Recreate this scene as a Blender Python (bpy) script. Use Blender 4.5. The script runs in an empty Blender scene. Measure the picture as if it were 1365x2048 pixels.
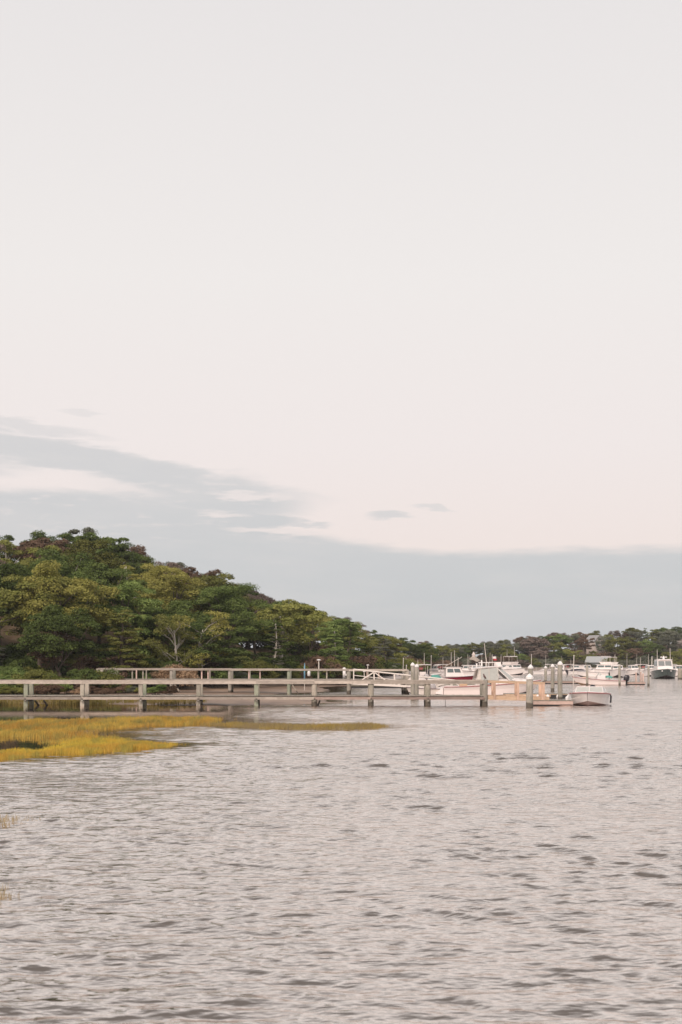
import bpy, math, random
import numpy as np
from mathutils import Vector, noise as mnoise
random.seed(7); RNG = np.random.default_rng(7)
R = math.radians
scn = bpy.context.scene
COL = scn.collection
# ------------------------------------------------------------------ camera
FPX, CX, HY, H = 2560.0, 682.5, 1328.0, 2.4      # focal length in photo pixels, centre column, horizon row, eye height (m)
cam = bpy.data.cameras.new('camera'); camo = bpy.data.objects.new('camera', cam); COL.objects.link(camo)
cam.sensor_fit = 'HORIZONTAL'; cam.sensor_width = 24.0; cam.lens = 24.0*FPX/1365.0
cam.shift_y = (HY-1024.0)/1365.0
cam.clip_start = 0.1; cam.clip_end = 6000
camo.location = (0, 0, H); camo.rotation_euler = (R(90), 0, 0)
cam.dof.use_dof = True; cam.dof.focus_distance = 95.0; cam.dof.aperture_fstop = 3.5
scn.camera = camo
# ------------------------------------------------------------------ exposure
scn.view_settings.view_transform = 'Standard'; scn.view_settings.look = 'None'
scn.view_settings.exposure = 0.0; scn.view_settings.gamma = 1.0; scn.view_settings.use_curve_mapping = False
# ------------------------------------------------------------------ sun
SUN_EL, SUN_AZ = 38.0, 203.0      # degrees; azimuth clockwise from +Y (the view direction)
sl = bpy.data.lights.new('sun', 'SUN'); so = bpy.data.objects.new('sun', sl); COL.objects.link(so)
sl.energy = 2.6; sl.angle = R(18); sl.color = (1.0, 0.86, 0.76)
_d = Vector((math.sin(R(SUN_AZ))*math.cos(R(SUN_EL)), math.cos(R(SUN_AZ))*math.cos(R(SUN_EL)), math.sin(R(SUN_EL))))
so.rotation_euler = _d.to_track_quat('Z', 'Y').to_euler(); so.location = _d*200

def lin(r, g, b):
    f = lambda c: c/12.92 if c <= 0.04045 else ((c+0.055)/1.055)**2.4
    return (f(r/255), f(g/255), f(b/255), 1.0)

class NT:
    """tiny node-tree helper"""
    def __init__(s, tree): s.t = tree; s.n = tree.nodes; s.l = tree.links
    def node(s, typ, **kw):
        n = s.n.new(typ)
        for k, v in kw.items(): setattr(n, k, v)
        return n
    def put(s, sock, v):
        if isinstance(v, bpy.types.NodeSocket): s.l.new(v, sock)
        elif v is not None: sock.default_value = v
    def m(s, op, a, b=None, c=None, clamp=False):
        n = s.node('ShaderNodeMath', operation=op, use_clamp=clamp)
        s.put(n.inputs[0], a)
        if b is not None: s.put(n.inputs[1], b)
        if c is not None: s.put(n.inputs[2], c)
        return n.outputs[0]
    def step(s, v, a, b, lo=0.0, hi=1.0):
        n = s.node('ShaderNodeMapRange', interpolation_type='SMOOTHSTEP')
        for i, x in enumerate((v, a, b, lo, hi)): s.put(n.inputs[i], x)
        return n.outputs[0]
    def mix(s, f, a, b, blend='MIX'):
        n = s.node('ShaderNodeMix', data_type='RGBA', blend_type=blend)
        s.put(n.inputs[0], f); s.put(n.inputs[6], a); s.put(n.inputs[7], b)
        return n.outputs[2]
    def noise(s, vec, scale, detail=3, rough=0.5):
        n = s.node('ShaderNodeTexNoise'); s.put(n.inputs['Vector'], vec)
        n.inputs['Scale'].default_value = scale; n.inputs['Detail'].default_value = detail; n.inputs['Roughness'].default_value = rough
        return n.outputs[0]
    def mapping(s, vec, scale=(1,1,1), rot=(0,0,0), loc=(0,0,0)):
        n = s.node('ShaderNodeMapping'); s.put(n.inputs['Vector'], vec)
        n.inputs['Scale'].default_value = scale; n.inputs['Rotation'].default_value = rot; n.inputs['Location'].default_value = loc
        return n.outputs[0]
    def ramp(s, v, stops):
        n = s.node('ShaderNodeValToRGB'); s.put(n.inputs[0], v)
        e = n.color_ramp.elements
        while len(e) < len(stops): e.new(0.5)
        for el, (p, c) in zip(e, stops): el.position = p; el.color = c
        return n.outputs[0]

# ------------------------------------------------------------------ sky (world)
world = bpy.data.worlds.new('World'); scn.world = world; world.use_nodes = True
wt = NT(world.node_tree); wt.n.clear()
tc = wt.node('ShaderNodeTexCoord').outputs['Generated']
sx = wt.node('ShaderNodeSeparateXYZ'); wt.put(sx.inputs[0], tc)
DX, DY, DZ = sx.outputs
az = wt.m('ARCTAN2', DX, DY)
hl = wt.m('SQRT', wt.m('ADD', wt.m('MULTIPLY', DX, DX), wt.m('MULTIPLY', DY, DY)))
el = wt.m('DIVIDE', DZ, wt.m('MAXIMUM', hl, 1e-4))
cb = wt.node('ShaderNodeCombineXYZ'); wt.put(cb.inputs[0], az); wt.put(cb.inputs[1], el)
uv = cb.outputs[0]
w1 = wt.m('SUBTRACT', wt.noise(wt.mapping(uv, (14, 70, 1)), 1.0, 5, 0.6), 0.5)
w2 = wt.m('SUBTRACT', wt.noise(wt.mapping(uv, (9, 60, 1), loc=(3.1, 7.7, 0)), 1.0, 5, 0.6), 0.5)
wfine = wt.m('SUBTRACT', wt.noise(wt.mapping(uv, (38, 190, 1), loc=(1.3, 2.2, 0)), 1.0, 4, 0.6), 0.5)
clear = wt.ramp(el, [(0.0, lin(243,230,225)), (0.09, lin(244,231,226)), (0.17, lin(244,235,232)), (0.30, lin(243,238,235)), (0.52, lin(236,232,231)), (1.0, lin(226,224,225))])
bank_edge = wt.step(az, 0.08, -0.20, 0.0885, 0.1345)
bank_edge = wt.m('ADD', bank_edge, wt.m('MULTIPLY', w1, 0.013))
dens = wt.step(wt.m('SUBTRACT', wt.m('ADD', bank_edge, wt.m('MULTIPLY', wfine, 0.006)), el), -0.004, 0.007)
def ell(cx, cy, a, b, slope, strength=1.0, soft=0.55):
    u = (cx-CX)/FPX; v = (HY-cy)/FPX
    u0 = math.atan(u); v0 = v/math.sqrt(1+u*u)
    du = wt.m('SUBTRACT', az, u0); dv = wt.m('SUBTRACT', el, v0)
    dv = wt.m('ADD', dv, wt.m('MULTIPLY', du, math.tan(R(slope))))
    dv = wt.m('ADD', dv, wt.m('MULTIPLY', w2, 0.020)); dv = wt.m('ADD', dv, wt.m('MULTIPLY', wfine, 0.012))
    x = wt.m('DIVIDE', du, a/FPX); y = wt.m('DIVIDE', dv, b/FPX)
    d = wt.m('ADD', wt.m('MULTIPLY', x, x), wt.m('MULTIPLY', y, y))
    return wt.step(d, 1.5, soft*0.6, 0.0, strength)
for e in [(70, 902, 520, 30, 8.5), (395, 985, 215, 46, 5), (490, 1032, 120, 16, 4), (600, 1048, 60, 7, 4, 0.7), (780, 1037, 46, 9, -2, 0.75, 0.1), (868, 1018, 44, 5, 7, 0.55, 0.1),
          (40, 852, 175, 13, 6, 0.6, 0.1), (165, 823, 46, 5, 2, 0.35, 0.1), (-260, 890, 300, 30, 6)]:
    dens = wt.m('MAXIMUM', dens, ell(*e))
for e in [(500, 990, 85, 9, 1, 0.75, 0.1), (560, 1058, 110, 9, 3, 0.75, 0.1), (450, 1024, 50, 6, 2, 0.6, 0.1), (150, 962, 170, 14, 9, 0.8, 0.1)]:
    dens = wt.m('MULTIPLY', dens, wt.m('SUBTRACT', 1.0, ell(*e)))
gap = wt.m('MULTIPLY', wt.step(wt.m('ADD', wfine, wt.m('MULTIPLY', w1, 0.7)), 0.02, 0.30), wt.step(el, 0.088, 0.108))
gap = wt.m('MULTIPLY', gap, wt.step(el, 0.16, 0.135))
dens = wt.m('MULTIPLY', dens, wt.m('SUBTRACT', 1.0, wt.m('MULTIPLY', gap, 0.5)))
bankcol = wt.ramp(el, [(0.0, lin(196,199,203)), (0.05, lin(203,205,207)), (0.10, lin(208,208,209)), (0.17, lin(216,214,214))])
tone = wt.step(wt.noise(wt.mapping(uv, (7, 34, 1), loc=(5.0, 1.0, 0)), 1.0, 5, 0.62), 0.35, 0.72, 0.0, 0.22)
bankcol = wt.mix(tone, bankcol, lin(232,225,222))
veil = wt.mix(dens, clear, bankcol)
sky = wt.node('ShaderNodeTexSky', sky_type='NISHITA', sun_disc=False)
sky.sun_elevation = R(SUN_EL); sky.sun_rotation = R(SUN_AZ)
skyc = wt.mix(1.0, sky.outputs[0], (0.10, 0.10, 0.10, 1), 'MULTIPLY')
fin = wt.mix(0.96, skyc, veil)
bg = wt.node('ShaderNodeBackground'); wt.put(bg.inputs[0], fin); bg.inputs[1].default_value = 1.0
wt.l.new(bg.outputs[0], wt.node('ShaderNodeOutputWorld').inputs[0])

# ------------------------------------------------------------------ pixel -> place
def X_of(px, Y): return (px-CX)/FPX*Y
def Z_of(py, Y): return H-(py-HY)/FPX*Y
def Y_water(py): return H*FPX/(py-HY)
def G(px, py): Y = Y_water(py); return (X_of(px, Y), Y)       # a point on the water plane

# ------------------------------------------------------------------ mesh building
class MB:
    def __init__(s): s.v = []; s.f = []; s.mi = []
    def add(s, verts, faces, mi=0):
        o = len(s.v); s.v += [tuple(v) for v in verts]
        for f in faces: s.f.append(tuple(i+o for i in f)); s.mi.append(mi)
        return s
    def box(s, c, d, rz=0.0, mi=0, ry=0.0):
        cx, cy, cz = c; hx, hy, hz = d[0]/2, d[1]/2, d[2]/2
        vs = []
        for x, y, z in [(-hx,-hy,-hz),(hx,-hy,-hz),(hx,hy,-hz),(-hx,hy,-hz),(-hx,-hy,hz),(hx,-hy,hz),(hx,hy,hz),(-hx,hy,hz)]:
            if ry: x, z = x*math.cos(ry)+z*math.sin(ry), -x*math.sin(ry)+z*math.cos(ry)
            if rz: x, y = x*math.cos(rz)-y*math.sin(rz), x*math.sin(rz)+y*math.cos(rz)
            vs.append((x+cx, y+cy, z+cz))
        return s.add(vs, [(0,3,2,1),(4,5,6,7),(0,1,5,4),(1,2,6,5),(2,3,7,6),(3,0,4,7)], mi)
    def bar(s, p, q, w, h, mi=0):
        p, q = Vector(p), Vector(q); d = (q-p).normalized()
        up = Vector((0,0,1)) if abs(d.z) < 0.98 else Vector((0,1,0))
        sd = d.cross(up).normalized()*w/2; u2 = sd.cross(d).normalized()*h/2
        vs = [p-sd-u2, p+sd-u2, p+sd+u2, p-sd+u2, q-sd-u2, q+sd-u2, q+sd+u2, q-sd+u2]
        return s.add(vs, [(0,1,2,3),(7,6,5,4),(0,4,5,1),(1,5,6,2),(2,6,7,3),(3,7,4,0)], mi)
    def tube(s, pts, rad, n=8, mi=0, caps=True):
        pts = [Vector(p) for p in pts]
        if not hasattr(rad, '__len__'): rad = [rad]*len(pts)
        rings = []
        for i, p in enumerate(pts):
            d = (pts[min(i+1, len(pts)-1)]-pts[max(i-1, 0)]).normalized()
            a = Vector((1,0,0)) if abs(d.x) < 0.9 else Vector((0,1,0))
            e1 = d.cross(a).normalized(); e2 = d.cross(e1)
            rings.append([p+(e1*math.cos(2*math.pi*k/n)+e2*math.sin(2*math.pi*k/n))*rad[i] for k in range(n)])
        return s.loft(rings, True, caps, mi)
    def loft(s, rings, closed=False, caps=False, mi=0):
        n = len(rings[0]); vs = [v for r in rings for v in r]; fs = []
        for i in range(len(rings)-1):
            for k in range(n if closed else n-1):
                k2 = (k+1) % n
                fs.append((i*n+k, i*n+k2, (i+1)*n+k2, (i+1)*n+k))
        if caps:
            fs.append(tuple(range(n-1, -1, -1))); m = (len(rings)-1)*n
            fs.append(tuple(range(m, m+n)))
        return s.add(vs, fs, mi)
    def build(s, name, mats, parent=None, smooth=False, loc=None):
        me = bpy.data.meshes.new(name); me.from_pydata(s.v, [], s.f)
        if not isinstance(mats, (list, tuple)): mats = [mats]
        for m in mats: me.materials.append(m)
        if len(mats) > 1: me.polygons.foreach_set('material_index', s.mi)
        if smooth: me.polygons.foreach_set('use_smooth', [True]*len(me.polygons))
        me.update()
        o = bpy.data.objects.new(name, me); COL.objects.link(o)
        if parent: o.parent = parent
        if loc: o.location = loc
        return o
def np_mesh(name, V, F, mat, smooth=False):
    V = np.asarray(V, dtype=np.float32); F = np.asarray(F, dtype=np.int32)
    me = bpy.data.meshes.new(name); k = F.shape[1]
    me.vertices.add(len(V)); me.vertices.foreach_set('co', V.ravel())
    me.loops.add(F.size); me.loops.foreach_set('vertex_index', F.ravel())
    me.polygons.add(len(F)); me.polygons.foreach_set('loop_start', np.arange(0, F.size, k, dtype=np.int32))
    me.polygons.foreach_set('loop_total', np.full(len(F), k, dtype=np.int32))
    if smooth: me.polygons.foreach_set('use_smooth', np.ones(len(F), dtype=bool))
    me.update(calc_edges=True)
    if mat: me.materials.append(mat)
    return me
def link(name, me, parent=None):
    o = bpy.data.objects.new(name, me); COL.objects.link(o)
    if parent: o.parent = parent
    return o
def thing(name, label, cat, loc=(0,0,0), rz=0.0, group=None):
    o = bpy.data.objects.new(name, None); COL.objects.link(o)
    o.location = loc; o.rotation_euler = (0, 0, rz); o.empty_display_size = 0.3
    return tag(o, label, cat, group)
def tag(o, label, cat, group=None):
    o['label'] = label; o['category'] = cat
    if group: o['group'] = group
    return o
def struct(o): o['kind'] = 'structure'; return o
def stuff(o, label=None, cat=None):
    o['kind'] = 'stuff'
    if label: o['label'] = label; o['category'] = cat
    return o
def copy_tree(o, parent=None):
    kids = list(o.children)
    c = o.copy(); COL.objects.link(c); c.parent = parent
    for k in kids: copy_tree(k, c)
    return c

# ------------------------------------------------------------------ materials
def mat_new(name):
    m = bpy.data.materials.new(name); m.use_nodes = True
    t = NT(m.node_tree); t.n.clear()
    out = t.node('ShaderNodeOutputMaterial'); p = t.node('ShaderNodeBsdfPrincipled')
    t.l.new(p.outputs[0], out.inputs[0]); return m, t, p, out
def mat_plain(name, c, rough=0.5, var=0.12, scale=6.0, spec=0.5, metal=0.0, dirt=None):
    m, t, p, out = mat_new(name)
    co = t.node('ShaderNodeTexCoord').outputs['Object']
    n = t.noise(co, scale, 4, 0.6)
    a = tuple(x*(1-var) for x in c[:3])+(1,); b = tuple(min(1, x*(1+var)) for x in c[:3])+(1,)
    colr = t.mix(n, a, b)
    if dirt:
        colr = t.mix(t.step(t.noise(co, scale*0.4, 5, 0.7), 0.52, 0.75), colr, dirt+(1,))
    t.put(p.inputs['Base Color'], colr)
    p.inputs['Roughness'].default_value = rough; p.inputs['Metallic'].default_value = metal
    p.inputs['Specular IOR Level'].default_value = spec
    return m
def mat_wood(name, c1, c2, wet=True, along=(1,1,0.12), algae=None, af=0.8):
    m, t, p, out = mat_new(name)
    co = t.node('ShaderNodeTexCoord').outputs['Object']
    oi = t.node('ShaderNodeObjectInfo').outputs['Random']
    sh = t.node('ShaderNodeVectorMath', operation='ADD'); t.put(sh.inputs[0], co)
    cbn = t.node('ShaderNodeCombineXYZ'); t.put(cbn.inputs[0], t.m('MULTIPLY', oi, 17.0)); t.put(cbn.inputs[2], t.m('MULTIPLY', oi, 31.0)); t.put(sh.inputs[1], cbn.outputs[0])
    v = sh.outputs[0]
    gr = t.noise(t.mapping(v, tuple(a*26 for a in along)), 1.0, 4, 0.65)
    bl = t.noise(v, 2.3, 4, 0.6)
    colr = t.mix(t.step(gr, 0.3, 0.72), c1+(1,), c2+(1,))
    colr = t.mix(t.m('MULTIPLY', t.step(bl, 0.45, 0.75), 0.45), colr, tuple(x*0.55 for x in c1)+(1,))
    dv = t.m('ADD', t.m('MULTIPLY', oi, 0.5), 0.72)
    mv = t.node('ShaderNodeVectorMath', operation='SCALE'); t.put(mv.inputs[0], colr); t.put(mv.inputs['Scale'], dv)
    colr = mv.outputs[0]
    z = t.node('ShaderNodeSeparateXYZ'); t.put(z.inputs[0], t.node('ShaderNodeNewGeometry').outputs['Position'])
    zz = t.m('ADD', z.outputs[2], t.m('MULTIPLY', t.m('SUBTRACT', bl, 0.5), 0.25))
    if algae: colr = t.mix(t.step(t.m('ADD', bl, t.m('MULTIPLY', gr, 0.3)), 0.45, 0.75, 0.1*af, af), colr, algae+(1,))
    if wet: colr = t.mix(t.step(zz, 0.31, 0.20, 0.0, 0.9), colr, (0.085, 0.070, 0.055, 1))
    t.put(p.inputs['Base Color'], colr); p.inputs['Roughness'].default_value = 0.8; p.inputs['Specular IOR Level'].default_value = 0.25
    bp = t.node('ShaderNodeBump'); bp.inputs['Strength'].default_value = 0.35; bp.inputs['Distance'].default_value = 0.01
    t.put(bp.inputs['Height'], gr); t.put(p.inputs['Normal'], bp.outputs[0])
    return m
M = {}
M['wood'] = mat_wood('weathered_wood', (0.31,0.26,0.215), (0.46,0.40,0.34), algae=(0.21,0.23,0.165), af=0.3)
M['wood_dry'] = mat_wood('pale_post_wood', (0.34,0.29,0.24), (0.48,0.42,0.36), algae=(0.21,0.23,0.165), af=0.3, wet=False)
M['wood_h'] = mat_wood('weathered_rail_wood', (0.37,0.31,0.26), (0.52,0.45,0.39), along=(0.12,1,1))
M['wood_g_h'] = mat_wood('grey_stringer_wood', (0.30,0.25,0.21), (0.42,0.36,0.31), along=(0.12,1,1))
M['wood_moss'] = mat_wood('mossy_wood', (0.34,0.32,0.25), (0.48,0.45,0.36), algae=(0.27,0.30,0.22), wet=False)
M['wood_grey'] = mat_wood('grey_wood', (0.27,0.235,0.20), (0.40,0.35,0.31), algae=(0.21,0.23,0.165), af=0.3)
M['wood_new'] = mat_wood('fresh_tan_wood', (0.47,0.315,0.205), (0.60,0.44,0.32), wet=False, along=(0.12,1,1))
M['wood_newv'] = mat_wood('fresh_tan_post_wood', (0.54,0.35,0.25), (0.66,0.47,0.37), wet=False)
M['wood_pink'] = mat_wood('sun_bleached_wood', (0.48,0.34,0.29), (0.62,0.46,0.40), wet=False, along=(0.12,1,1))
M['wood_red'] = mat_wood('reddish_stringer_wood', (0.29,0.205,0.175), (0.42,0.32,0.275), wet=False, along=(0.12,1,1))
M['black'] = mat_plain('black_rubber', (0.018,0.016,0.016), 0.6, 0.3)
M['cap'] = mat_plain('white_pile_cap', (0.78,0.74,0.72), 0.45, 0.08, dirt=(0.5,0.46,0.42))
M['alu'] = mat_plain('painted_aluminium', (0.74,0.66,0.60), 0.4, 0.08)
M['gel'] = mat_plain('white_gelcoat', (0.80,0.73,0.70), 0.22, 0.05, 1.5)
M['gel_pink'] = mat_plain('pinkish_gelcoat', (0.80,0.69,0.65), 0.22, 0.06, 1.5)
M['rub'] = mat_plain('rub_rail_red', (0.38,0.10,0.10), 0.4, 0.2)
M['rubd'] = mat_plain('rub_rail_dark', (0.16,0.11,0.11), 0.4, 0.2)
M['bottom'] = mat_plain('red_bottom_paint', (0.13,0.035,0.03), 0.6, 0.2)
M['bottomp'] = mat_plain('pink_bottom_paint', (0.60,0.42,0.38), 0.5, 0.15)
M['bottomd'] = mat_plain('dark_bottom_paint', (0.05,0.035,0.035), 0.6, 0.2)
M['red_hull'] = mat_plain('deep_red_hull', (0.22,0.012,0.03), 0.2, 0.1)
M['green_hull'] = mat_plain('dark_green_grey_hull', (0.085,0.105,0.10), 0.2, 0.1, 1.0)
M['grey_deck'] = mat_plain('grey_nonskid', (0.46,0.42,0.40), 0.7, 0.1)
M['glass'] = mat_plain('tinted_glass', (0.10,0.13,0.13), 0.08, 0.1, spec=0.8)
M['glass_mid'] = mat_plain('smoked_glass', (0.20,0.21,0.205), 0.1, 0.1, spec=0.7)
M['glass_pale'] = mat_plain('pale_clear_plastic', (0.44,0.44,0.41), 0.15, 0.12, 3.0)
M['vinyl'] = mat_plain('cloudy_vinyl', (0.60,0.53,0.48), 0.2, 0.15, 4.0)
M['canvas'] = mat_plain('tan_canvas', (0.56,0.42,0.33), 0.8, 0.12)
M['teal'] = mat_plain('teal_canvas', (0.09,0.30,0.25), 0.8, 0.15)
M['navy'] = mat_plain('dark_canvas', (0.045,0.04,0.05), 0.8, 0.2)
M['blue'] = mat_plain('faded_blue_canvas', (0.16,0.34,0.46), 0.7, 0.15)
M['motor'] = mat_plain('grey_cowling', (0.40,0.37,0.37), 0.3, 0.1)
M['motor_d'] = mat_plain('black_cowling', (0.025,0.02,0.025), 0.3, 0.2)
M['steel'] = mat_plain('stainless', (0.55,0.52,0.50), 0.3, 0.05, metal=0.6)
M['pole'] = mat_plain('off_white_pole', (0.62,0.56,0.50), 0.5, 0.06)
M['tan_panel'] = mat_plain('tan_panel', (0.58,0.38,0.24), 0.6, 0.1)
M['shingle'] = mat_plain('grey_shingle', (0.30,0.29,0.29), 0.8, 0.2, 3)
M['roof_tan'] = mat_plain('tan_shingle_roof', (0.36,0.30,0.25), 0.8, 0.2, 3)
M['roof_grey'] = mat_plain('pale_grey_roof', (0.36,0.37,0.37), 0.8, 0.15, 3)
M['siding'] = mat_plain('pale_siding', (0.66,0.56,0.51), 0.7, 0.08, 2)
M['siding_grey'] = mat_plain('grey_siding', (0.34,0.36,0.36), 0.7, 0.1, 2)
M['bark'] = mat_plain('bark', (0.13,0.10,0.08), 0.9, 0.35, 8)
M['birch'] = mat_plain('pale_bark', (0.40,0.36,0.31), 0.8, 0.3, 9)
M['bird'] = mat_plain('dark_plumage', (0.13,0.075,0.07), 0.8, 0.3, 12)
M['stone'] = mat_plain('bulkhead_timber', (0.26,0.21,0.18), 0.85, 0.25, 2)
def mat_leaf(name, c, c2, var=0.75):
    m, t, p, out = mat_new(name)
    ri = t.node('ShaderNodeNewGeometry').outputs['Random Per Island']
    ob = t.node('ShaderNodeObjectInfo').outputs['Random']
    co = t.node('ShaderNodeTexCoord').outputs['Object']
    cl = t.noise(co, 0.9, 2, 0.5)
    f = t.m('ADD', t.m('MULTIPLY', ri, 0.45), t.m('MULTIPLY', t.step(cl, 0.3, 0.7), 0.55))
    colr = t.mix(f, c+(1,), c2+(1,))
    sc = t.m('ADD', t.m('MULTIPLY', ob, var), 1.06-var/2)
    vm = t.node('ShaderNodeVectorMath', operation='SCALE'); t.put(vm.inputs[0], colr); t.put(vm.inputs['Scale'], sc)
    t.n.remove(p)
    df = t.node('ShaderNodeBsdfDiffuse'); tr = t.node('ShaderNodeBsdfTranslucent'); mx = t.node('ShaderNodeMixShader')
    t.put(df.inputs[0], vm.outputs[0]); t.put(tr.inputs[0], vm.outputs[0]); mx.inputs[0].default_value = 0.28
    t.l.new(df.outputs[0], mx.inputs[1]); t.l.new(tr.outputs[0], mx.inputs[2]); t.l.new(mx.outputs[0], out.inputs[0])
    return m
LEAF = {'dark green': mat_leaf('leaf_dark_green', (0.042, 0.064, 0.02), (0.14, 0.175, 0.055)),
        'mid green': mat_leaf('leaf_mid_green', (0.082, 0.125, 0.036), (0.225, 0.275, 0.088)),
        'olive': mat_leaf('leaf_olive', (0.115, 0.128, 0.034), (0.27, 0.265, 0.082)),
        'yellow-green': mat_leaf('leaf_yellow_green', (0.185, 0.185, 0.045), (0.41, 0.375, 0.115)),
        'russet': mat_leaf('leaf_russet', (0.1, 0.066, 0.044), (0.225, 0.15, 0.105)),
        'mauve-brown': mat_leaf('leaf_mauve_brown', (0.11, 0.082, 0.068), (0.25, 0.195, 0.165)),
        'grey-green': mat_leaf('leaf_grey_green', (0.1, 0.105, 0.075), (0.2, 0.205, 0.15)),
        'tan': mat_leaf('leaf_tan', (0.22, 0.14, 0.085), (0.4, 0.28, 0.18))}
def mat_grass(name, a, b, c):
    m, t, p, out = mat_new(name)
    ri = t.node('ShaderNodeNewGeometry').outputs['Random Per Island']
    po = t.node('ShaderNodeNewGeometry').outputs['Position']
    n = t.noise(t.mapping(po, (0.5, 0.2, 0.0)), 1.0, 4, 0.65); n3 = t.noise(t.mapping(po, (1.9, 0.5, 0.0), loc=(4, 9, 0)), 1.0, 4, 0.65)
    colr = t.mix(t.m('MULTIPLY', ri, 0.45), t.mix(t.step(n, 0.38, 0.60), a+(1,), b+(1,)), c+(1,))
    colr = t.mix(t.step(n3, 0.44, 0.62, 0.0, 0.85), colr, c+(1,))
    t.n.remove(p)
    df = t.node('ShaderNodeBsdfDiffuse'); tr = t.node('ShaderNodeBsdfTranslucent'); mx = t.node('ShaderNodeMixShader')
    t.put(df.inputs[0], colr); t.put(tr.inputs[0], colr); mx.inputs[0].default_value = 0.35
    t.l.new(df.outputs[0], mx.inputs[1]); t.l.new(tr.outputs[0], mx.inputs[2]); t.l.new(mx.outputs[0], out.inputs[0])
    return m
M['g_gold'] = mat_grass('gold_grass', (0.70,0.47,0.10), (0.56,0.31,0.07), (0.30,0.27,0.09))
M['g_yellow'] = mat_grass('yellow_grass', (0.76,0.55,0.08), (0.66,0.40,0.08), (0.38,0.33,0.09))
M['g_olive'] = mat_grass('olive_grass', (0.20,0.17,0.045), (0.30,0.22,0.06), (0.24,0.20,0.09))
M['g_spit'] = mat_grass('spit_grass', (0.42,0.29,0.07), (0.30,0.23,0.13), (0.36,0.28,0.10))
M['g_reed'] = mat_grass('drowned_grass', (0.46,0.36,0.22), (0.52,0.42,0.28), (0.40,0.31,0.18))

# ================================================================== TERRAIN
PXT  = [-900,-500,-250,   0,  20, 100, 180, 240, 300, 380, 450, 490, 540, 600, 650, 700, 750, 780, 830, 875, 900, 950,1000,1060,1100,1150,1200,1230,1280,1365,1600,2200]
PYT  = [1040,1035,1050,1060,1076,1070,1058,1080,1110,1125,1145,1180,1183,1210,1225,1240,1262,1275,1279,1290,1288,1283,1279,1272,1267,1262,1261,1259,1255,1253,1250,1255]
PXS  = [-900,-250,   0, 300, 500, 600, 700, 760, 820, 875, 905, 950,1365,1700,2300]
YS   = [ 100, 102, 104, 112, 124, 136, 152, 185, 235, 300, 352, 356, 356, 352, 340]
def v_top(px): return (HY-np.interp(px, PXT, PYT))/FPX
def shore(px): return np.interp(px, PXS, YS)
def ground_z(px, Y):
    px = np.asarray(px, dtype=float); Y = np.asarray(Y, dtype=float)
    d = Y-shore(px)
    cw = 55.0
    hill = np.clip(H+v_top(px)*(shore(px)+cw)-np.interp(px, [600, 760], [9.0, 6.8]), 1.8, 40)
    s = np.clip(d/cw, 0, 1); s = s*s*(3-2*s)
    X = (px-CX)/FPX*Y
    bump = 0.35*np.sin(X*0.31+1.0)*np.sin(Y*0.23)+0.2*np.sin(X*0.9)*np.sin(Y*0.7+2)
    z = np.where(d < 0, np.maximum(-2.2, d*0.06), 0.75*(1-np.exp(-np.maximum(d, 0)/3.0))+hill*s+bump*np.clip(d/6, 0, 1))
    return z
pxs = np.concatenate([np.linspace(-2600,-300,40), np.linspace(-280,1640,241), np.linspace(1660,3900,40)])
dd = np.concatenate([np.linspace(-45,-2,20), np.linspace(-1.5,12,22), np.linspace(14,70,24), np.array([85,110,150,220,350,600,1200,2500])])
PXG, DG = np.meshgrid(pxs, dd); YG = np.maximum(40, shore(PXG)+DG)
V = np.stack([(PXG-CX)/FPX*YG, YG, ground_z(PXG, YG)], -1).reshape(-1, 3)
nr, nc = PXG.shape
ii = (np.arange(nr-1)[:,None]*nc+np.arange(nc-1)[None,:]).ravel()
F = np.stack([ii, ii+1, ii+nc+1, ii+nc], -1)
m, t, p, out = mat_new('forest_floor')
po = t.node('ShaderNodeNewGeometry').outputs['Position']
n1 = t.noise(po, 0.35, 5, 0.6); n2 = t.noise(po, 2.2, 4, 0.6)
c = t.mix(t.step(n1, 0.35, 0.65), (0.10,0.065,0.042,1), (0.16,0.115,0.07,1)); c = t.mix(t.step(n2, 0.5, 0.75), c, (0.055,0.05,0.025,1))
zs = t.node('ShaderNodeSeparateXYZ'); t.put(zs.inputs[0], po)
c = t.mix(t.step(t.m('ADD', zs.outputs[2], t.m('MULTIPLY', n2, 0.25)), 0.75, 0.35), c, (0.27,0.20,0.15,1))
t.put(p.inputs['Base Color'], c); p.inputs['Roughness'].default_value = 0.95; p.inputs['Specular IOR Level'].default_value = 0.1
struct(link('ground', np_mesh('ground', V, F, m, True)))

# ---------------- mud flats uncovered by the tide
def in_poly(X, Y, P):
    ins = np.zeros(X.shape, bool); n = len(P); j = n-1
    for i in range(n):
        xi, yi = P[i]; xj, yj = P[j]
        c = ((yi > Y) != (yj > Y)) & (X < (xj-xi)*(Y-yi)/(yj-yi+1e-12)+xi)
        ins ^= c; j = i
    return ins
def dist_poly(X, Y, P):
    d = np.full(X.shape, 1e9); n = len(P)
    for i in range(n):
        ax, ay = P[i]; bx, by = P[(i+1) % n]
        ux, uy = bx-ax, by-ay; L2 = ux*ux+uy*uy+1e-12
        s = np.clip(((X-ax)*ux+(Y-ay)*uy)/L2, 0, 1)
        d = np.minimum(d, np.hypot(X-ax-s*ux, Y-ay-s*uy))
    return d
def signed(X, Y, P): return np.where(in_poly(X, Y, P), 1, -1)*dist_poly(X, Y, P)
def wig(X, Y, f=1.0):
    return (np.sin(X*0.9*f+Y*0.4)+np.sin(X*0.37*f-Y*0.61*f+2)+np.sin(X*1.9*f+1.1)*0.5+np.sin(Y*1.3*f+X*0.2)*0.6)/3
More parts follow.
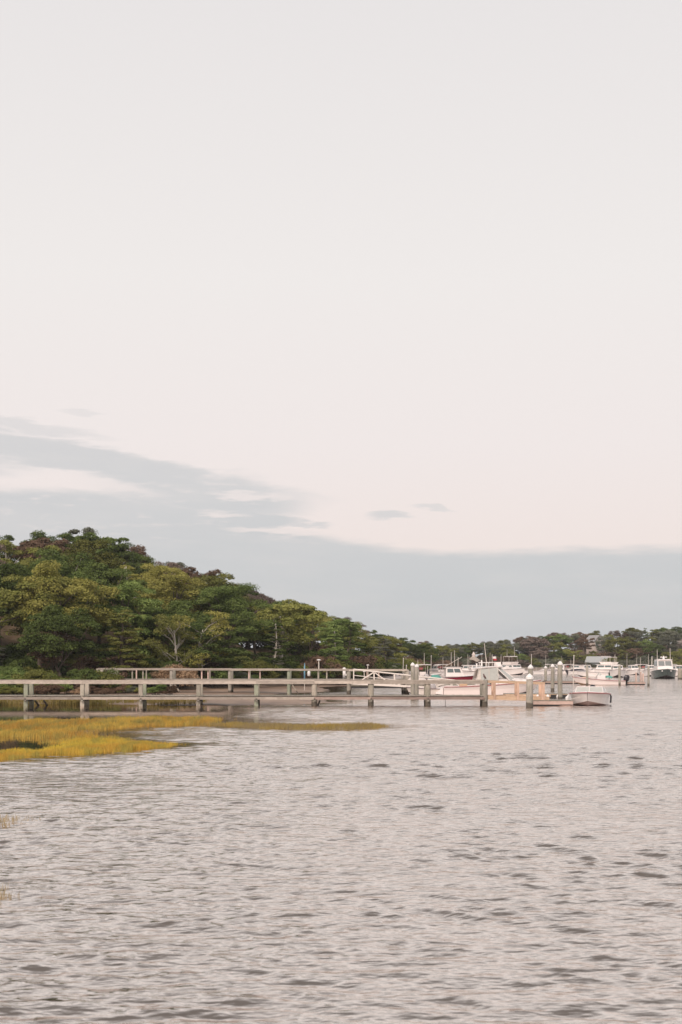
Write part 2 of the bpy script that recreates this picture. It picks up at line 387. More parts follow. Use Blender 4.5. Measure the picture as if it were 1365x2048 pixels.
MUD = [G(-500,1366), G(300,1371), G(470,1368), G(560,1367.5), G(648,1370), G(716,1371.5), G(640,1374), G(660,1383), G(560,1388), G(520,1391), G(560,1395.5), G(640,1399), G(670,1405), G(600,1409), G(500,1410.5), G(440,1412.5), G(380,1412), G(200,1408), G(-500,1402)]
gx = np.arange(-62, 4, 0.4); gy = np.arange(58, 160, 0.5)
XX, YY = np.meshgrid(gx, gy)
sd = signed(XX, YY, MUD)+wig(XX, YY, 1.3)*0.5
ZZ = np.clip(sd*0.035, -0.5, 0.10)+0.012*wig(XX, YY, 2.2)
PM = XX/YY*FPX+CX
V = np.stack([XX, YY, ZZ], -1).reshape(-1, 3); nr, nc = XX.shape
ii = (np.arange(nr-1)[:,None]*nc+np.arange(nc-1)[None,:]).ravel()
m, t, p, out = mat_new('tidal_mud')
po = t.node('ShaderNodeNewGeometry').outputs['Position']
n1 = t.noise(t.mapping(po, (0.35,0.12,1)), 1.0, 5, 0.6); n2 = t.noise(po, 3.0, 4, 0.6)
c = t.mix(t.step(n1, 0.35, 0.65), (0.16,0.10,0.068,1), (0.29,0.19,0.13,1)); c = t.mix(t.m('MULTIPLY', n2, 0.4), c, (0.19,0.13,0.085,1))
t.put(p.inputs['Base Color'], c); p.inputs['Roughness'].default_value = 0.55; p.inputs['Specular IOR Level'].default_value = 0.4
bp = t.node('ShaderNodeBump'); bp.inputs['Strength'].default_value = 0.5; bp.inputs['Distance'].default_value = 0.03; t.put(bp.inputs['Height'], n2); t.put(p.inputs['Normal'], bp.outputs[0])
struct(link('mud_flat', np_mesh('mud_flat', V, np.stack([ii, ii+1, ii+nc+1, ii+nc], -1), m, True)))

# ---------------- grass outlines (also calm the water around them)
P_GOLD = [G(-500,1452), G(-60,1447), G(130,1440), G(300,1436), G(420,1437), G(470,1441), G(440,1447), G(400,1449), G(300,1452), G(240,1455), G(160,1464), G(150,1466), G(200,1472), G(200,1476), G(110,1480), G(60,1476), G(0,1476), G(-80,1474), G(-500,1472)]
P_YEL = [G(-500,1508), G(-80,1504), G(30,1502), G(92,1501), G(98,1492), G(110,1481), G(190,1474), G(250,1481), G(320,1486), G(376,1489), G(330,1495), G(250,1502), G(150,1510), G(60,1515), G(0,1520), G(-80,1524), G(-500,1536)]
P_SPIT = [G(440,1446), G(500,1447), G(600,1449), G(690,1449.5), G(760,1450), G(800,1452.5), G(772,1457), G(690,1461), G(590,1460), G(480,1456), G(400,1451)]
P_OLIVE = [G(-500,1394), G(60,1398), G(200,1401), G(300,1401), G(400,1404), G(412,1408.5), G(390,1411.5), G(330,1411), G(290,1409), G(240,1408), G(200,1411), G(120,1411.5), G(90,1408), G(40,1408), G(10,1411), G(-100,1411), G(-500,1411)]

P_CALM = [G(-500,1410), G(430,1412), G(440,1424), G(420,1438), G(-500,1446)]
P_POND = [G(-500,1470), G(90,1474), G(100,1500), G(-500,1510)]
# ================================================================== WATER
def build_water():
    us = np.linspace(-0.33, 0.33, 520)
    nrow = 1500
    ys = 4.6*(365/4.6)**(np.linspace(0, 1, nrow))
    U, Yg = np.meshgrid(us, ys); Xg = U*Yg
    cell = np.maximum(np.gradient(ys)[:,None]*np.ones_like(U), (us[1]-us[0])*Yg)
    Z = np.zeros_like(U); OX = np.zeros_like(U); OY = np.zeros_like(U)
    rng = np.random.default_rng(11)
    N = 170
    lam = np.exp(rng.uniform(np.log(0.09), np.log(1.8), N))
    th = R(-98)+rng.normal(0, R(20), N)*np.clip(1.25-0.25*lam, 0.5, 1.2)
    ph = rng.uniform(0, 2*np.pi, N)
    w = np.exp(-0.5*((np.log(lam)-np.log(0.29))/0.85)**2)
    slope = WAVE_SLOPE*np.sqrt(2.0/np.sum(w*w))*w
    for l, a, f, s in zip(lam, th, ph, slope):
        k = 2*np.pi/l; kx, ky = np.cos(a), np.sin(a)
        amp = s/k
        att = np.clip((l/cell-2.2)/2.0, 0, 1)
        rows = np.where(att.max(1) > 0)[0]
        if len(rows) == 0: continue
        r1 = rows.max()+1
        arg = k*(kx*Xg[:r1]+ky*Yg[:r1])+f
        at = att[:r1]*amp
        Z[:r1] += at*np.cos(arg); sn = at*np.sin(arg)*0.9
        OX[:r1] -= kx*sn; OY[:r1] -= ky*sn
    gust = 1.0+0.30*np.sin(Xg*0.21+Yg*0.09+1)*np.sin(Yg*0.17-Xg*0.05)+0.2*np.sin(Xg*0.5+2)*np.sin(Yg*0.33+Xg*.1)
    gust *= (0.54+0.86*np.clip((Yg-6)/30, 0, 1))*(1+0.22*np.sin(Yg*0.9+Xg*0.25+2*np.sin(Xg*0.3))*np.sin(Xg*0.45-Yg*0.2))
    pr = np.random.default_rng(5); patch = np.zeros_like(U); lane = np.zeros_like(U)
    for _ in range(10):
        l = np.exp(pr.uniform(np.log(0.9), np.log(3.5))); a_ = pr.uniform(0, np.pi*2); patch += np.sin(2*np.pi/l*(np.cos(a_)*Xg*0.6+np.sin(a_)*Yg)+pr.uniform(0, 6.3))
        l2 = np.exp(pr.uniform(np.log(9), np.log(34))); lane += np.sin(2*np.pi/l2*(0.35*np.cos(a_)*Xg+Yg)+pr.uniform(0, 6.3))
    gust *= np.clip(0.98+0.05*patch, 0.7, 1.3)*np.clip(0.97+0.08*lane, 0.65, 1.3)
    calm = np.ones_like(U)
    near = Yg > 20
    for P, r0, r1, c0 in ((P_GOLD, -0.4, 6, 0.03), (P_YEL, -0.2, 3.0, 0.06), (P_SPIT, -0.2, 2.5, 0.12), (MUD, -1, 5, 0.03), (P_OLIVE, -1, 7, 0.03), (P_CALM, 0, 4, 0.02), (P_POND, 0, 1.5, 0.02)):
        d = np.full_like(U, -99.0); d[near] = -signed(Xg[near], Yg[near], P)
        s = np.clip((d-r0)/(r1-r0), 0, 1); s = s*s*(3-2*s); s = np.where(near, s, 1)
        calm = np.minimum(calm, c0+(1-c0)*s)
    edge = np.clip(np.minimum(np.minimum((U+0.33)/0.01, (0.33-U)/0.01), np.minimum((Yg-4.6)/0.3, (365-Yg)/10)), 0, 1)
    A = gust*calm*edge
    Vw = np.stack([Xg+OX*A, Yg+OY*A, Z*A], -1).reshape(-1, 3)
    nr, nc = U.shape
    ii = (np.arange(nr-1)[:,None]*nc+np.arange(nc-1)[None,:]).ravel()
    Fw = np.stack([ii, ii+1, ii+nc+1, ii+nc], -1)
    a, b, cc, d = 0, nc-1, nr*nc-1, (nr-1)*nc
    o = len(Vw)
    Vw = np.concatenate([Vw, [(-3000,-3000,0), (3000,-3000,0), (3000,3000,0), (-3000,3000,0)]])
    Fw = np.concatenate([Fw, [(o,o+1,b,a), (o+1,o+2,cc,b), (o+2,o+3,d,cc), (o+3,o,a,d)]])
    me = np_mesh('water', Vw, Fw, mat_water(), True)
    at = me.attributes.new('calm', 'FLOAT', 'POINT')
    at.data.foreach_set('value', np.concatenate([calm.ravel(), np.ones(4)]).astype(np.float32))
    struct(link('water', me))
WAVE_SLOPE = 0.20
def mat_water():
    m, t, p, out = mat_new('water')
    po = t.node('ShaderNodeNewGeometry').outputs['Position']
    ca = t.node('ShaderNodeAttribute', attribute_name='calm').outputs['Fac']
    n1 = t.noise(t.mapping(po, (1.7, 3.6, 0), rot=(0,0,R(-8))), 1.0, 3, 0.55)
    n2 = t.noise(t.mapping(po, (5.0, 11.0, 0), rot=(0,0,R(6))), 1.0, 3, 0.6)
    hh = t.m('ADD', t.m('MULTIPLY', n1, 0.088), t.m('MULTIPLY', n2, 0.009))
    bp = t.node('ShaderNodeBump'); bp.inputs['Distance'].default_value = 1.0
    t.put(bp.inputs['Strength'], t.m('MULTIPLY', ca, 0.85)); t.put(bp.inputs['Height'], hh)
    t.n.remove(p)
    ge = t.node('ShaderNodeLayerWeight'); ge.inputs['Blend'].default_value = 0.5; t.put(ge.inputs['Normal'], bp.outputs[0])
    refl = t.step(ge.outputs['Facing'], 0.42, 0.80, 0.06, 0.93)      # reflectivity falls as a wave face turns up to the eye
    df = t.node('ShaderNodeBsdfDiffuse'); t.put(df.inputs[0], (0.10,0.087,0.078,1))
    gl = t.node('ShaderNodeBsdfGlossy'); t.put(gl.inputs['Color'], (0.945,0.878,0.832,1)); t.put(gl.inputs['Roughness'], t.m('ADD', t.m('MULTIPLY', ca, 0.09), 0.015)); t.put(gl.inputs['Normal'], bp.outputs[0])
    mx = t.node('ShaderNodeMixShader'); t.put(mx.inputs[0], refl); t.l.new(df.outputs[0], mx.inputs[1]); t.l.new(gl.outputs[0], mx.inputs[2]); t.l.new(mx.outputs[0], out.inputs[0])
    return m
build_water()

# ================================================================== MARSH GRASS
def grass(name, label, P, n, h, w, mat, lean=0.35, edge=0.35, z0=-0.04):
    A = np.array(P); lo, hi = A.min(0), A.max(0)
    pts = []; tot = 0
    while tot < n:
        q = RNG.uniform(lo, hi, (n*3, 2)); q = q[np.abs(q[:,0]/q[:,1]) < 0.42]
        s = signed(q[:,0], q[:,1], P)+wig(q[:,0], q[:,1], 2.3)*edge+wig(q[:,0]+5, q[:,1], 7)*edge*0.4
        tuft = np.sin(q[:,0]*3.1+np.sin(q[:,1]*2.3)*2)*np.sin(q[:,1]*2.1+np.sin(q[:,0]*1.7)*2)
        keep = (s > RNG.uniform(-0.1, edge, len(q))) & (tuft+RNG.uniform(-1.1, 1.4, len(q)) > -0.35)
        pts.append(q[keep]); tot += keep.sum()
    q = np.concatenate(pts)[:n]
    hh = h*RNG.uniform(0.45, 1.35, n)*(1+0.35*wig(q[:,0], q[:,1], 1.1)+0.35*wig(q[:,0]+9, q[:,1], 4.3)); a = RNG.uniform(0, np.pi, n); ww = w*RNG.uniform(0.6, 1.4, n)
    lx = RNG.normal(0.12, lean, n)*hh*0.6; ly = RNG.normal(0, lean, n)*hh*0.6
    b0 = np.stack([q[:,0]-np.cos(a)*ww/2, q[:,1]-np.sin(a)*ww/2, np.full(n, z0)], -1)
    b1 = np.stack([q[:,0]+np.cos(a)*ww/2, q[:,1]+np.sin(a)*ww/2, np.full(n, z0)], -1)
    m1 = np.stack([q[:,0]+np.cos(a)*ww*.4+lx*.35, q[:,1]+np.sin(a)*ww*.4+ly*.35, z0+hh*0.6], -1)
    m0 = np.stack([q[:,0]-np.cos(a)*ww*.4+lx*.35, q[:,1]-np.sin(a)*ww*.4+ly*.35, z0+hh*0.6], -1)
    tp = np.stack([q[:,0]+lx, q[:,1]+ly, z0+hh], -1)
    V = np.stack([b0, b1, m1, m0, tp], 1).reshape(-1, 3); o = np.arange(n)[:,None]*5
    F = np.concatenate([np.concatenate([o, o+1, o+2], 1), np.concatenate([o, o+2, o+3], 1), np.concatenate([o+3, o+2, o+4], 1)])
    return stuff(link(name, np_mesh(name, V, F, mat)), label, 'grass')
grass('marsh_grass', 'golden marsh grass in a broad band before the pier', P_GOLD, 70000, 0.16, 0.016, M['g_gold'], edge=0.9)
grass('marsh_grass', 'bright yellow marsh grass nearest the camera at the water edge', P_YEL, 50000, 0.115, 0.012, M['g_yellow'], edge=0.6)
grass('marsh_grass', 'thin grass on the long narrow spit reaching out into the water', P_SPIT, 9000, 0.13, 0.012, M['g_spit'], edge=0.45)
grass('marsh_grass', 'olive green marsh grass around the feet of the pier posts', P_OLIVE, 30000, 0.30, 0.024, M['g_olive'], edge=1.1)
REED1 = [G(-300,1640), G(60,1634), G(72,1640), G(60,1650), G(0,1654), G(-300,1660)]
REED2 = [G(-300,1770), G(40,1768), G(62,1785), G(50,1800), G(0,1815), G(-300,1830)]
grass('drowned_grass', 'sparse tan grass tips standing in the open water below the yellow grass', REED1, 1500, 0.10, 0.012, M['g_reed'], edge=0.3)
grass('drowned_grass', 'sparse tan grass tips in open water at the left edge, nearest tuft', REED2, 1500, 0.09, 0.009, M['g_reed'], edge=0.3)

# ================================================================== TREES
def leaf_cloud(centers, radii, per, size, flat=0.75, rng=None, up=0.35):
    C = np.repeat(centers, per, 0); Rr = np.repeat(radii, per)[:,None]; n = len(C)
    d = rng.normal(0, 1, (n, 3)); d /= np.linalg.norm(d, axis=1)[:,None]
    d[:,2] = np.where(d[:,2] < -0.25, -d[:,2]*0.8, d[:,2])
    rr = rng.uniform(0.55, 1.05, (n, 1))
    P = C+d*Rr*rr*np.array([1, 1, flat])
    nn = d+rng.normal(0, 0.55, (n, 3)); nn[:,2] += up; nn /= np.linalg.norm(nn, axis=1)[:,None]
    a = np.cross(nn, rng.normal(0, 1, (n, 3))); a /= np.linalg.norm(a, axis=1)[:,None]; b = np.cross(nn, a)
    s = size*rng.uniform(0.6, 1.35, (n, 1))*np.repeat(rng.uniform(0.75, 1.3, len(centers)), per)[:,None]; a *= s; b *= s*0.62
    V = np.stack([P-a, P-b*0.9, P+a, P+b], 1).reshape(-1, 3); F = np.arange(n*4).reshape(-1, 4)
    return V, F
def limb_tube(mb, p, q, r0, r1, rng, sag=0.4, n=6):
    p, q = np.array(p, float), np.array(q, float); pts = []
    for i in range(5):
        s = i/4; c = p+(q-p)*s; c[2] += math.sin(s*math.pi)*sag*0.4
        c[:2] += rng.normal(0, 0.07, 2)*np.linalg.norm(q-p)*0.4*(0 < i < 4); pts.append(tuple(c))
    mb.tube(pts, [r0+(r1-r0)*i/4 for i in range(5)], n)
def make_tree_data(kind, seed):
    rng = np.random.default_rng(seed); mb = MB()
    if kind in ('broad', 'round'):
        n = 74 if kind == 'broad' else 60
        rx, rz, cz = (3.1, 3.3, 5.5) if kind == 'broad' else (2.9, 3.0, 5.6)
        d = rng.normal(0, 1, (n*2, 3)); d /= np.linalg.norm(d, axis=1)[:,None]; d = d[d[:,2] > -0.72][:n]
        ang = np.arctan2(d[:,1], d[:,0]); lob = 1+0.17*np.sin(ang*3+seed)+0.12*np.sin(ang*5+seed*2)+0.14*np.sin(d[:,2]*5+seed)
        f = rng.uniform(0.5, 0.92, n)**0.6
        C = d*f[:,None]*lob[:,None]*np.array([rx, rx, rz]); C[:,2] += cz
        rad = rng.uniform(0.65, 1.15, n)*(0.95 if kind == 'broad' else 0.85)
        lf = 0.078+0.010*(seed % 4)
        Vl, Fl = leaf_cloud(C, rad, int(175*(0.135/lf)**1.6), lf, 0.72, rng)
        top = (rng.normal(0, 0.25), rng.normal(0, 0.25), cz+0.8)
        limb_tube(mb, (0,0,-0.4), top, 0.17, 0.07, rng, 0, 8)
        for i in rng.choice(n, 13, replace=False):
            s = rng.uniform(0.3, 0.85); limb_tube(mb, (top[0]*s, top[1]*s, -0.4+(top[2]+0.4)*s), C[i], 0.07, 0.02, rng, 0.5)
    elif kind == 'pine':
        C = []; rad = []
        for z in np.linspace(2.2, 8.6, 11):
            s = (8.9-z)/6.7; ring = 2.7*(0.28+0.72*s)*(1-0.35*max(0, (3.4-z)/1.4))
            for k in range(int(3+5*s)):
                a = rng.uniform(0, 6.28); r = ring*rng.uniform(0.35, 1.0)
                C.append((math.cos(a)*r, math.sin(a)*r, z+rng.normal(0, 0.2)+0.12*r)); rad.append(rng.uniform(0.55, 0.95)*(0.6+0.4*s))
        C = np.array(C); rad = np.array(rad)
        Vl, Fl = leaf_cloud(C, rad, 330, 0.09, 0.42, rng, 0.2)
        limb_tube(mb, (0,0,-0.4), (0.1,0,8.7), 0.17, 0.03, rng, 0, 8)
        for i in range(0, len(C), 2):
            limb_tube(mb, (0,0,C[i][2]-0.25), C[i], 0.05, 0.015, rng, 0.1, 5)
    elif kind == 'bush':
        n = 34; d = rng.normal(0, 1, (n, 3)); d /= np.linalg.norm(d, axis=1)[:,None]; d[:,2] = np.abs(d[:,2])
        C = d*rng.uniform(0.4, 0.95, (n, 1))*np.array([1.5, 1.3, 1.25]); C[:,2] += 0.35
        rad = rng.uniform(0.28, 0.55, n)
        Vl, Fl = leaf_cloud(C, rad, 330, 0.055, 0.8, rng)
        for i in range(0, n, 2): limb_tube(mb, (rng.normal(0,0.2), rng.normal(0,0.2), -0.2), C[i], 0.03, 0.008, rng, 0.1, 5)
    elif kind == 'bare':
        C = []
        top = (0.3, 0, 6.0); limb_tube(mb, (0,0,-0.4), top, 0.14, 0.05, rng, 0, 8)
        for i in range(16):
            s = rng.uniform(0.25, 0.98); a = rng.uniform(0, 6.28); L = rng.uniform(1.4, 2.6)
            p = (0.3*s, 0, -0.4+6.4*s); q = (p[0]+math.cos(a)*L, p[1]+math.sin(a)*L*0.7, p[2]+L*rng.uniform(0.35, 0.9))
            limb_tube(mb, p, q, 0.055, 0.015, rng, 0.3, 5); C.append(q)
            for j in range(3):
                b = rng.uniform(0, 6.28); q2 = (q[0]+math.cos(b)*0.7, q[1]+math.sin(b)*0.7, q[2]+rng.uniform(0.1, 0.9)); limb_tube(mb, tuple(np.array(p)*0.3+np.array(q)*0.7), q2, 0.02, 0.008, rng, 0.1, 4); C.append(q2)
        C = np.array(C); rad = rng.uniform(0.5, 0.9, len(C))
        Vl, Fl = leaf_cloud(C, rad, 110, 0.08, 0.7, rng)
    crown = np_mesh('crown_'+kind, Vl, Fl, None); crown.materials.append(LEAF['olive'])
    me = bpy.data.meshes.new('trunk_'+kind); me.from_pydata(mb.v, [], mb.f); me.materials.append(M['bark'])
    me.polygons.foreach_set('use_smooth', [True]*len(me.polygons)); me.update()
    return crown, me, float(Vl[:,2].max())
TD = {k: [make_tree_data(k, s) for s in seeds] for k, seeds in
      {'broad': (1, 2, 3, 4), 'round': (5, 6, 7), 'pine': (8, 9, 10), 'bush': (11, 12, 13), 'bare': (14, 15)}.items()}
NAMES = {'broad': 'deciduous_tree', 'round': 'deciduous_tree', 'pine': 'pine_tree', 'bush': 'shrub', 'bare': 'deciduous_tree'}
WORDS = {'broad': 'spreading tree', 'round': 'round-crowned tree', 'pine': 'pine', 'bush': 'shrub', 'bare': 'sparse pale-limbed tree'}
CATS = {'broad': 'tree', 'round': 'tree', 'pine': 'tree', 'bush': 'shrub', 'bare': 'tree'}
trees = []
def tree(px, Y, kind, leaf, h, wide=1.0, bark='bark', row='', z=None):
    cr, tk, ht = random.choice(TD[kind])
    root = thing(NAMES[kind], '', CATS[kind], (X_of(px, Y), Y, float(ground_z(px, Y)) if z is None else z), random.uniform(0, 6.28))
    s = h/ht; root.scale = (s*wide, s*wide, s)
    for nm, me, mt in (('crown', cr, LEAF[leaf]), ('trunk', tk, M[bark])):
        o = link(nm, me, root); o.material_slots[0].link = 'OBJECT'; o.material_slots[0].material = mt
    trees.append((root, px, kind, leaf, row)); return root
def pick(tab):
    r = random.random()*sum(w for _, w in tab)
    for k, w in tab:
        r -= w
        if r <= 0: return k
    return tab[-1][0]
ROWS = [  # metres behind the shore line, row wording, colours, kinds, height range
    (3.5, 'by the shore', [('dark green',4),('mid green',3),('olive',3),('russet',1),('grey-green',1)], [('broad',4),('pine',4),('bare',1)], (5.5, 7.5)),
    (10, 'just above the shore', [('dark green',3),('mid green',4),('olive',3),('yellow-green',3),('russet',1)], [('broad',5),('round',3),('pine',3)], (7.5, 9.5)),
    (20, 'half-way up the slope', [('mid green',3),('olive',3),('yellow-green',3.5),('dark green',3),('mauve-brown',1),('tan',0.4)], [('broad',5),('round',4),('pine',1)], (8, 9.8)),
    (33, 'high on the slope', [('mid green',3),('dark green',3),('olive',3),('yellow-green',2),('mauve-brown',1),('russet',1)], [('broad',4),('round',4)], (8, 9.5)),
    (46, 'just below the crest', [('mauve-brown',2),('russet',2),('olive',2),('dark green',4),('grey-green',1)], [('broad',3),('round',4)], (8, 9.5)),
    (57, 'on the crest', [('mauve-brown',3),('russet',3),('grey-green',2),('dark green',3)], [('broad',3),('round',4)], None)]
for off, row, cols, kinds, hr in ROWS:
    px = -190.0+random.uniform(0, 40)
    while px < 868:
        q = px+random.uniform(-12, 12); Y = float(shore(q))+off*(1 if q < 760 else 0.8)+random.uniform(-2.5, 2.5)
        g = float(ground_z(q, Y)); lim = H+float(v_top(q))*Y-g
        if hr: h = min(random.uniform(*hr), lim*0.97)
        else: h = lim*random.uniform(0.93, 1.09)
        wide = random.uniform(1.1, 1.5)
        if hr is None: wide = random.uniform(0.95, 1.2)
        if h < 6: wide *= 1.25
        leafc = pick(cols)
        if q > 690 and leafc == 'yellow-green': leafc = 'olive'
        if h > 3.0: tree(q, Y, pick(kinds), leafc, max(h, 3.2), wide, 'birch' if random.random() < 0.25 else 'bark', row)
        px += 6.3*random.uniform(0.75, 1.2)*FPX/Y*(1.0 if off < 40 else 0.85)
# a few trees that stand out in the photograph
tree(400, float(shore(400))+1.5, 'bare', 'yellow-green', 7.2, 1.15, 'birch', 'leaning over the rear dock')
tree(352, float(shore(352))+2.5, 'bare', 'olive', 6.6, 1.1, 'birch', 'by the shore')
tree(200, float(shore(200))+15, 'round', 'mid green', 9.8, 1.1, 'bark', 'half-way up the slope')
tree(120, float(shore(120))+9, 'broad', 'yellow-green', 10.4, 1.15, 'bark', 'just above the shore')
tree(110, float(shore(110))+2, 'bare', 'russet', 5.0, 1.3, 'bark', 'by the shore')
# shrubs along the bank
px = -60
while px < 720:
    Y = float(shore(px))+random.uniform(0.2, 2.6)
    tree(px, Y, 'bush', pick([('grey-green',2),('mid green',3),('olive',2),('russet',3),('tan',1.2),('dark green',2)]), random.uniform(1.0, 2.1), random.uniform(0.9, 1.4), 'bark', 'on the bank')
    px += random.uniform(14, 30)
tree(352, float(shore(352))-1.0, 'bush', 'tan', 2.5, 0.95, 'bark', 'behind the rear dock')
for q, l, hh in ((40, 'olive', 1.8), (75, 'olive', 2.0), (105, 'mid green', 1.7), (10, 'mid green', 2.0), (-30, 'olive', 2.1)):
    tree(q, 97+random.uniform(-1, 1), 'bush', l, hh, 1.2, 'bark', 'beside the pier', 0.1)
for q in np.linspace(-15, 335, 17):
    tree(float(q)+random.uniform(-6, 6), random.uniform(93, 100), 'bush', pick([('russet',3),('olive',2),('grey-green',1),('tan',1),('mid green',1)]), random.uniform(0.5, 0.95), random.uniform(1.1, 1.6), 'bark', 'on the flat between docks', 0.05)
for q, l, hh in ((186, 'dark green', 2.1), (205, 'olive', 1.8), (218, 'russet', 1.3)): tree(q, 100.2, 'bush', l, hh, 1.1, 'bark', 'at the rear dock start', 0.1)
# far shore
FROWS = [(4, 'low on the far shore', (5.0, 7.5)), (13, 'half-way up the far hill', (6.5, 9)), (27, 'high on the far hill', (7, 9)), (45, 'on the far skyline', None)]
FC = [('olive',3),('grey-green',5),('mauve-brown',2),('russet',2),('dark green',4),('mid green',1.2)]
for off, row, hr in FROWS:
    px = 885.0
    while px < 1470:
        q = px+random.uniform(-8, 8); Y = float(shore(q))+off+random.uniform(-3, 3)
        g = float(ground_z(q, Y)); lim = H+float(v_top(q))*Y-g
        h = min(random.uniform(*hr), lim*0.95) if hr else lim*random.uniform(0.94, 1.06)
        if not (off < 15 and (1172 < q < 1225 or 935 < q < 962 or 878 < q < 892)) and not (off in (13, 27) and (1180 < q < 1205 or 1346 < q < 1385)):
            tree(q, Y, pick([('broad',4),('round',6),('pine',0.4)]), pick(FC), max(h, 4), random.uniform(1.05, 1.45) if h > 6 else 1.5, 'bark', row)
        px += random.uniform(24, 38)
for q in np.arange(630, 884, 10):
    for off in (3, 15):
        q2 = float(q)+random.uniform(-4, 4); Y = float(shore(q2))+off+random.uniform(-2, 2)
        tree(q2, Y, 'bush', pick([('dark green',4),('olive',2),('russet',2)]), random.uniform(2.2, 3.2), random.uniform(1.0, 1.4), 'bark', 'under the trees' if off > 5 else 'on the bank')
for off, step, ha, hb in ((5.5, 26, 1.3, 2.4), (13, 28, 1.6, 2.8), (55, 21, 3.0, 4.2)):
    for q in np.arange(-150, 640, step):
        q2 = float(q)+random.uniform(-8, 8); Y = float(shore(q2))+off+random.uniform(-2, 2)
        tree(q2, Y, 'bush', pick([('dark green',4),('olive',2),('russet',1.5),('mid green',1)]), random.uniform(ha, hb), random.uniform(1.1, 1.5), 'bark', 'under the shore trees' if off < 10 else 'under the slope trees' if off < 30 else 'under the crest trees')
for q in np.arange(884, 1400, 15):
    for off in (2.5, 13):
        q2 = float(q)+random.uniform(-6, 6); Y = float(shore(q2))+off+random.uniform(-2, 2)
        if not (off < 14 and (1176 < q2 < 1222 or 934 < q2 < 966)):
            tree(q2, Y, 'bush', pick([('grey-green',3),('olive',2),('russet',2),('mauve-brown',2)]), random.uniform(2.8, 4.4), random.uniform(1.1, 1.5), 'bark', 'under the far trees' if off > 5 else 'on the far bank')
# labels: kind, colour, place; look-alikes get left / middle / right
ZONES = [(-1e9, 0, 'beyond the left edge'), (0, 110, 'at the hill left end'), (110, 210, 'above the rear dock'), (210, 330, 'left of the tan shrub'), (330, 440, 'behind the pale leaning tree'), (440, 540, 'where the hill steps down'),
         (540, 640, 'above the blue post'), (640, 760, 'behind the white gangway'), (760, 880, 'at the hill tail'), (880, 960, 'left of the cupola house'), (960, 1060, 'behind the hardtop boat'),
         (1060, 1165, 'above the capped piles'), (1165, 1240, 'around the houses'), (1240, 1300, 'left of the cruiser'), (1300, 1e9, 'behind the cruiser')]
groups = {}; ORD = 'first second third fourth fifth sixth seventh eighth ninth tenth eleventh twelfth thirteenth fourteenth fifteenth sixteenth seventeenth eighteenth nineteenth twentieth'.split()
for t_ in trees:
    root, px, kind, leaf, row = t_
    zone = next(z for a, b, z in ZONES if a <= px < b)
    groups.setdefault((kind, leaf, row, zone), []).append(t_)
for (kind, leaf, row, zone), ts in groups.items():
    ts.sort(key=lambda a: a[1]); base = '%s %s %s, %s' % (leaf, WORDS[kind], row, zone)
    for i, t_ in enumerate(ts):
        lab = base
        if len(ts) == 2: lab += (', left of two', ', right of two')[i]
        elif len(ts) > 2: lab += ', leftmost' if i == 0 else ', rightmost' if i == len(ts)-1 else ', %s' % ORD[i]
        lab = lab.replace('half-way up the', 'mid')  if len(lab.split()) > 16 else lab
        t_[0]['label'] = lab
        t_[0]['group'] = 'shrubs on the bank' if kind == 'bush' else 'trees of the far shore' if t_[1] > 880 else 'trees of the wooded hill'

# ================================================================== PIER (near, weathered)
PY = 73.1; S = PY/FPX
def Xp(px): return (px-CX)*S
pier = thing('wooden_pier', 'long weathered wooden pier with railings crossing over the marsh into the water', 'pier', (0, PY, 0))
POSTS = [-408,-293,-178,-63,52,165,282,397,513,629,742,856,970]
DK, RT = 0.60, 1.475      # deck top, rail top
DEPTH = 1.30
def rough_pile(mb, x, y, z0, z1, r, rng, n=12, tap=0.06):
    pts = []; rad = []
    for i in range(7):
        s = i/6; pts.append((x+rng.uniform(-.012,.012), y+rng.uniform(-.012,.012), z0+(z1-z0)*s)); rad.append(r*(1+tap*(1-s))*rng.uniform(0.97,1.03))
    mb.tube(pts, rad, n)
for i, px in enumerate(POSTS):
    x = Xp(px)
    for j, y in enumerate((0.0, DEPTH)):
        mb = MB(); front = j == 0
        top = RT-0.05 if not (px == 970 and front) else RT+0.02
        if px > 600: rough_pile(mb, x, y, -1.6, top, 0.165 if front else 0.13, random)
        else:
            lx = random.uniform(-.02, .02)
            mb.loft([[(x+a*w_+o, y+b*w_, z) for a, b in ((-1,-1),(1,-1),(1,1),(-1,1))] for z, w_, o in ((-1.6,.115,0), (0.5,.112,0), (top,.108,lx))], True, True)
        mb.build('pile', M['wood_moss'] if (px in (513, 52) and front) or (px in (52, 282) and not front) else M['wood_dry'] if px < 420 else M['wood'] if px < 900 else M['wood_grey'], pier, smooth=px > 600)
        # collar brackets under the deck
        if front:
            MB().box((x+0.02, DEPTH/2, DK-0.27), (0.09, DEPTH+0.5, 0.20)).build('cross_beam', M['wood_grey'], pier)
for i in range(len(POSTS)-1):
    a, b = Xp(POSTS[i]), Xp(POSTS[i+1]); g = 0.006
    dz = random.uniform(-.012, .012)
    for y, sy in ((0.0, -1), (DEPTH, 1)):
        MB().box(((a+b)/2, y, RT-0.025+dz), (b-a-g, 0.24, 0.045)).build('rail_cap', M['wood_h'], pier)
        MB().box(((a+b)/2, y+sy*0.185*(1 if POSTS[i] > 500 else 0.75), RT-0.135+dz), (b-a-g, 0.04, 0.165)).build('side_rail', M['wood_h'], pier)
        MB().box(((a+b)/2, y+sy*0.225, DK-0.16), (b-a-g, 0.05, 0.15)).build('stringer', M['wood_g_h'] if POSTS[i] < 600 else M['wood_red'], pier)
    mb = MB(); x = a+0.08
    while x < b-0.07:
        mb.box((x, DEPTH/2, DK-0.02+random.uniform(-.006,.006)), (0.138, DEPTH+0.5+random.uniform(-.05,.05), 0.038)); x += 0.15
    stuff(mb.build('deck_boards', M['wood_grey'], pier))
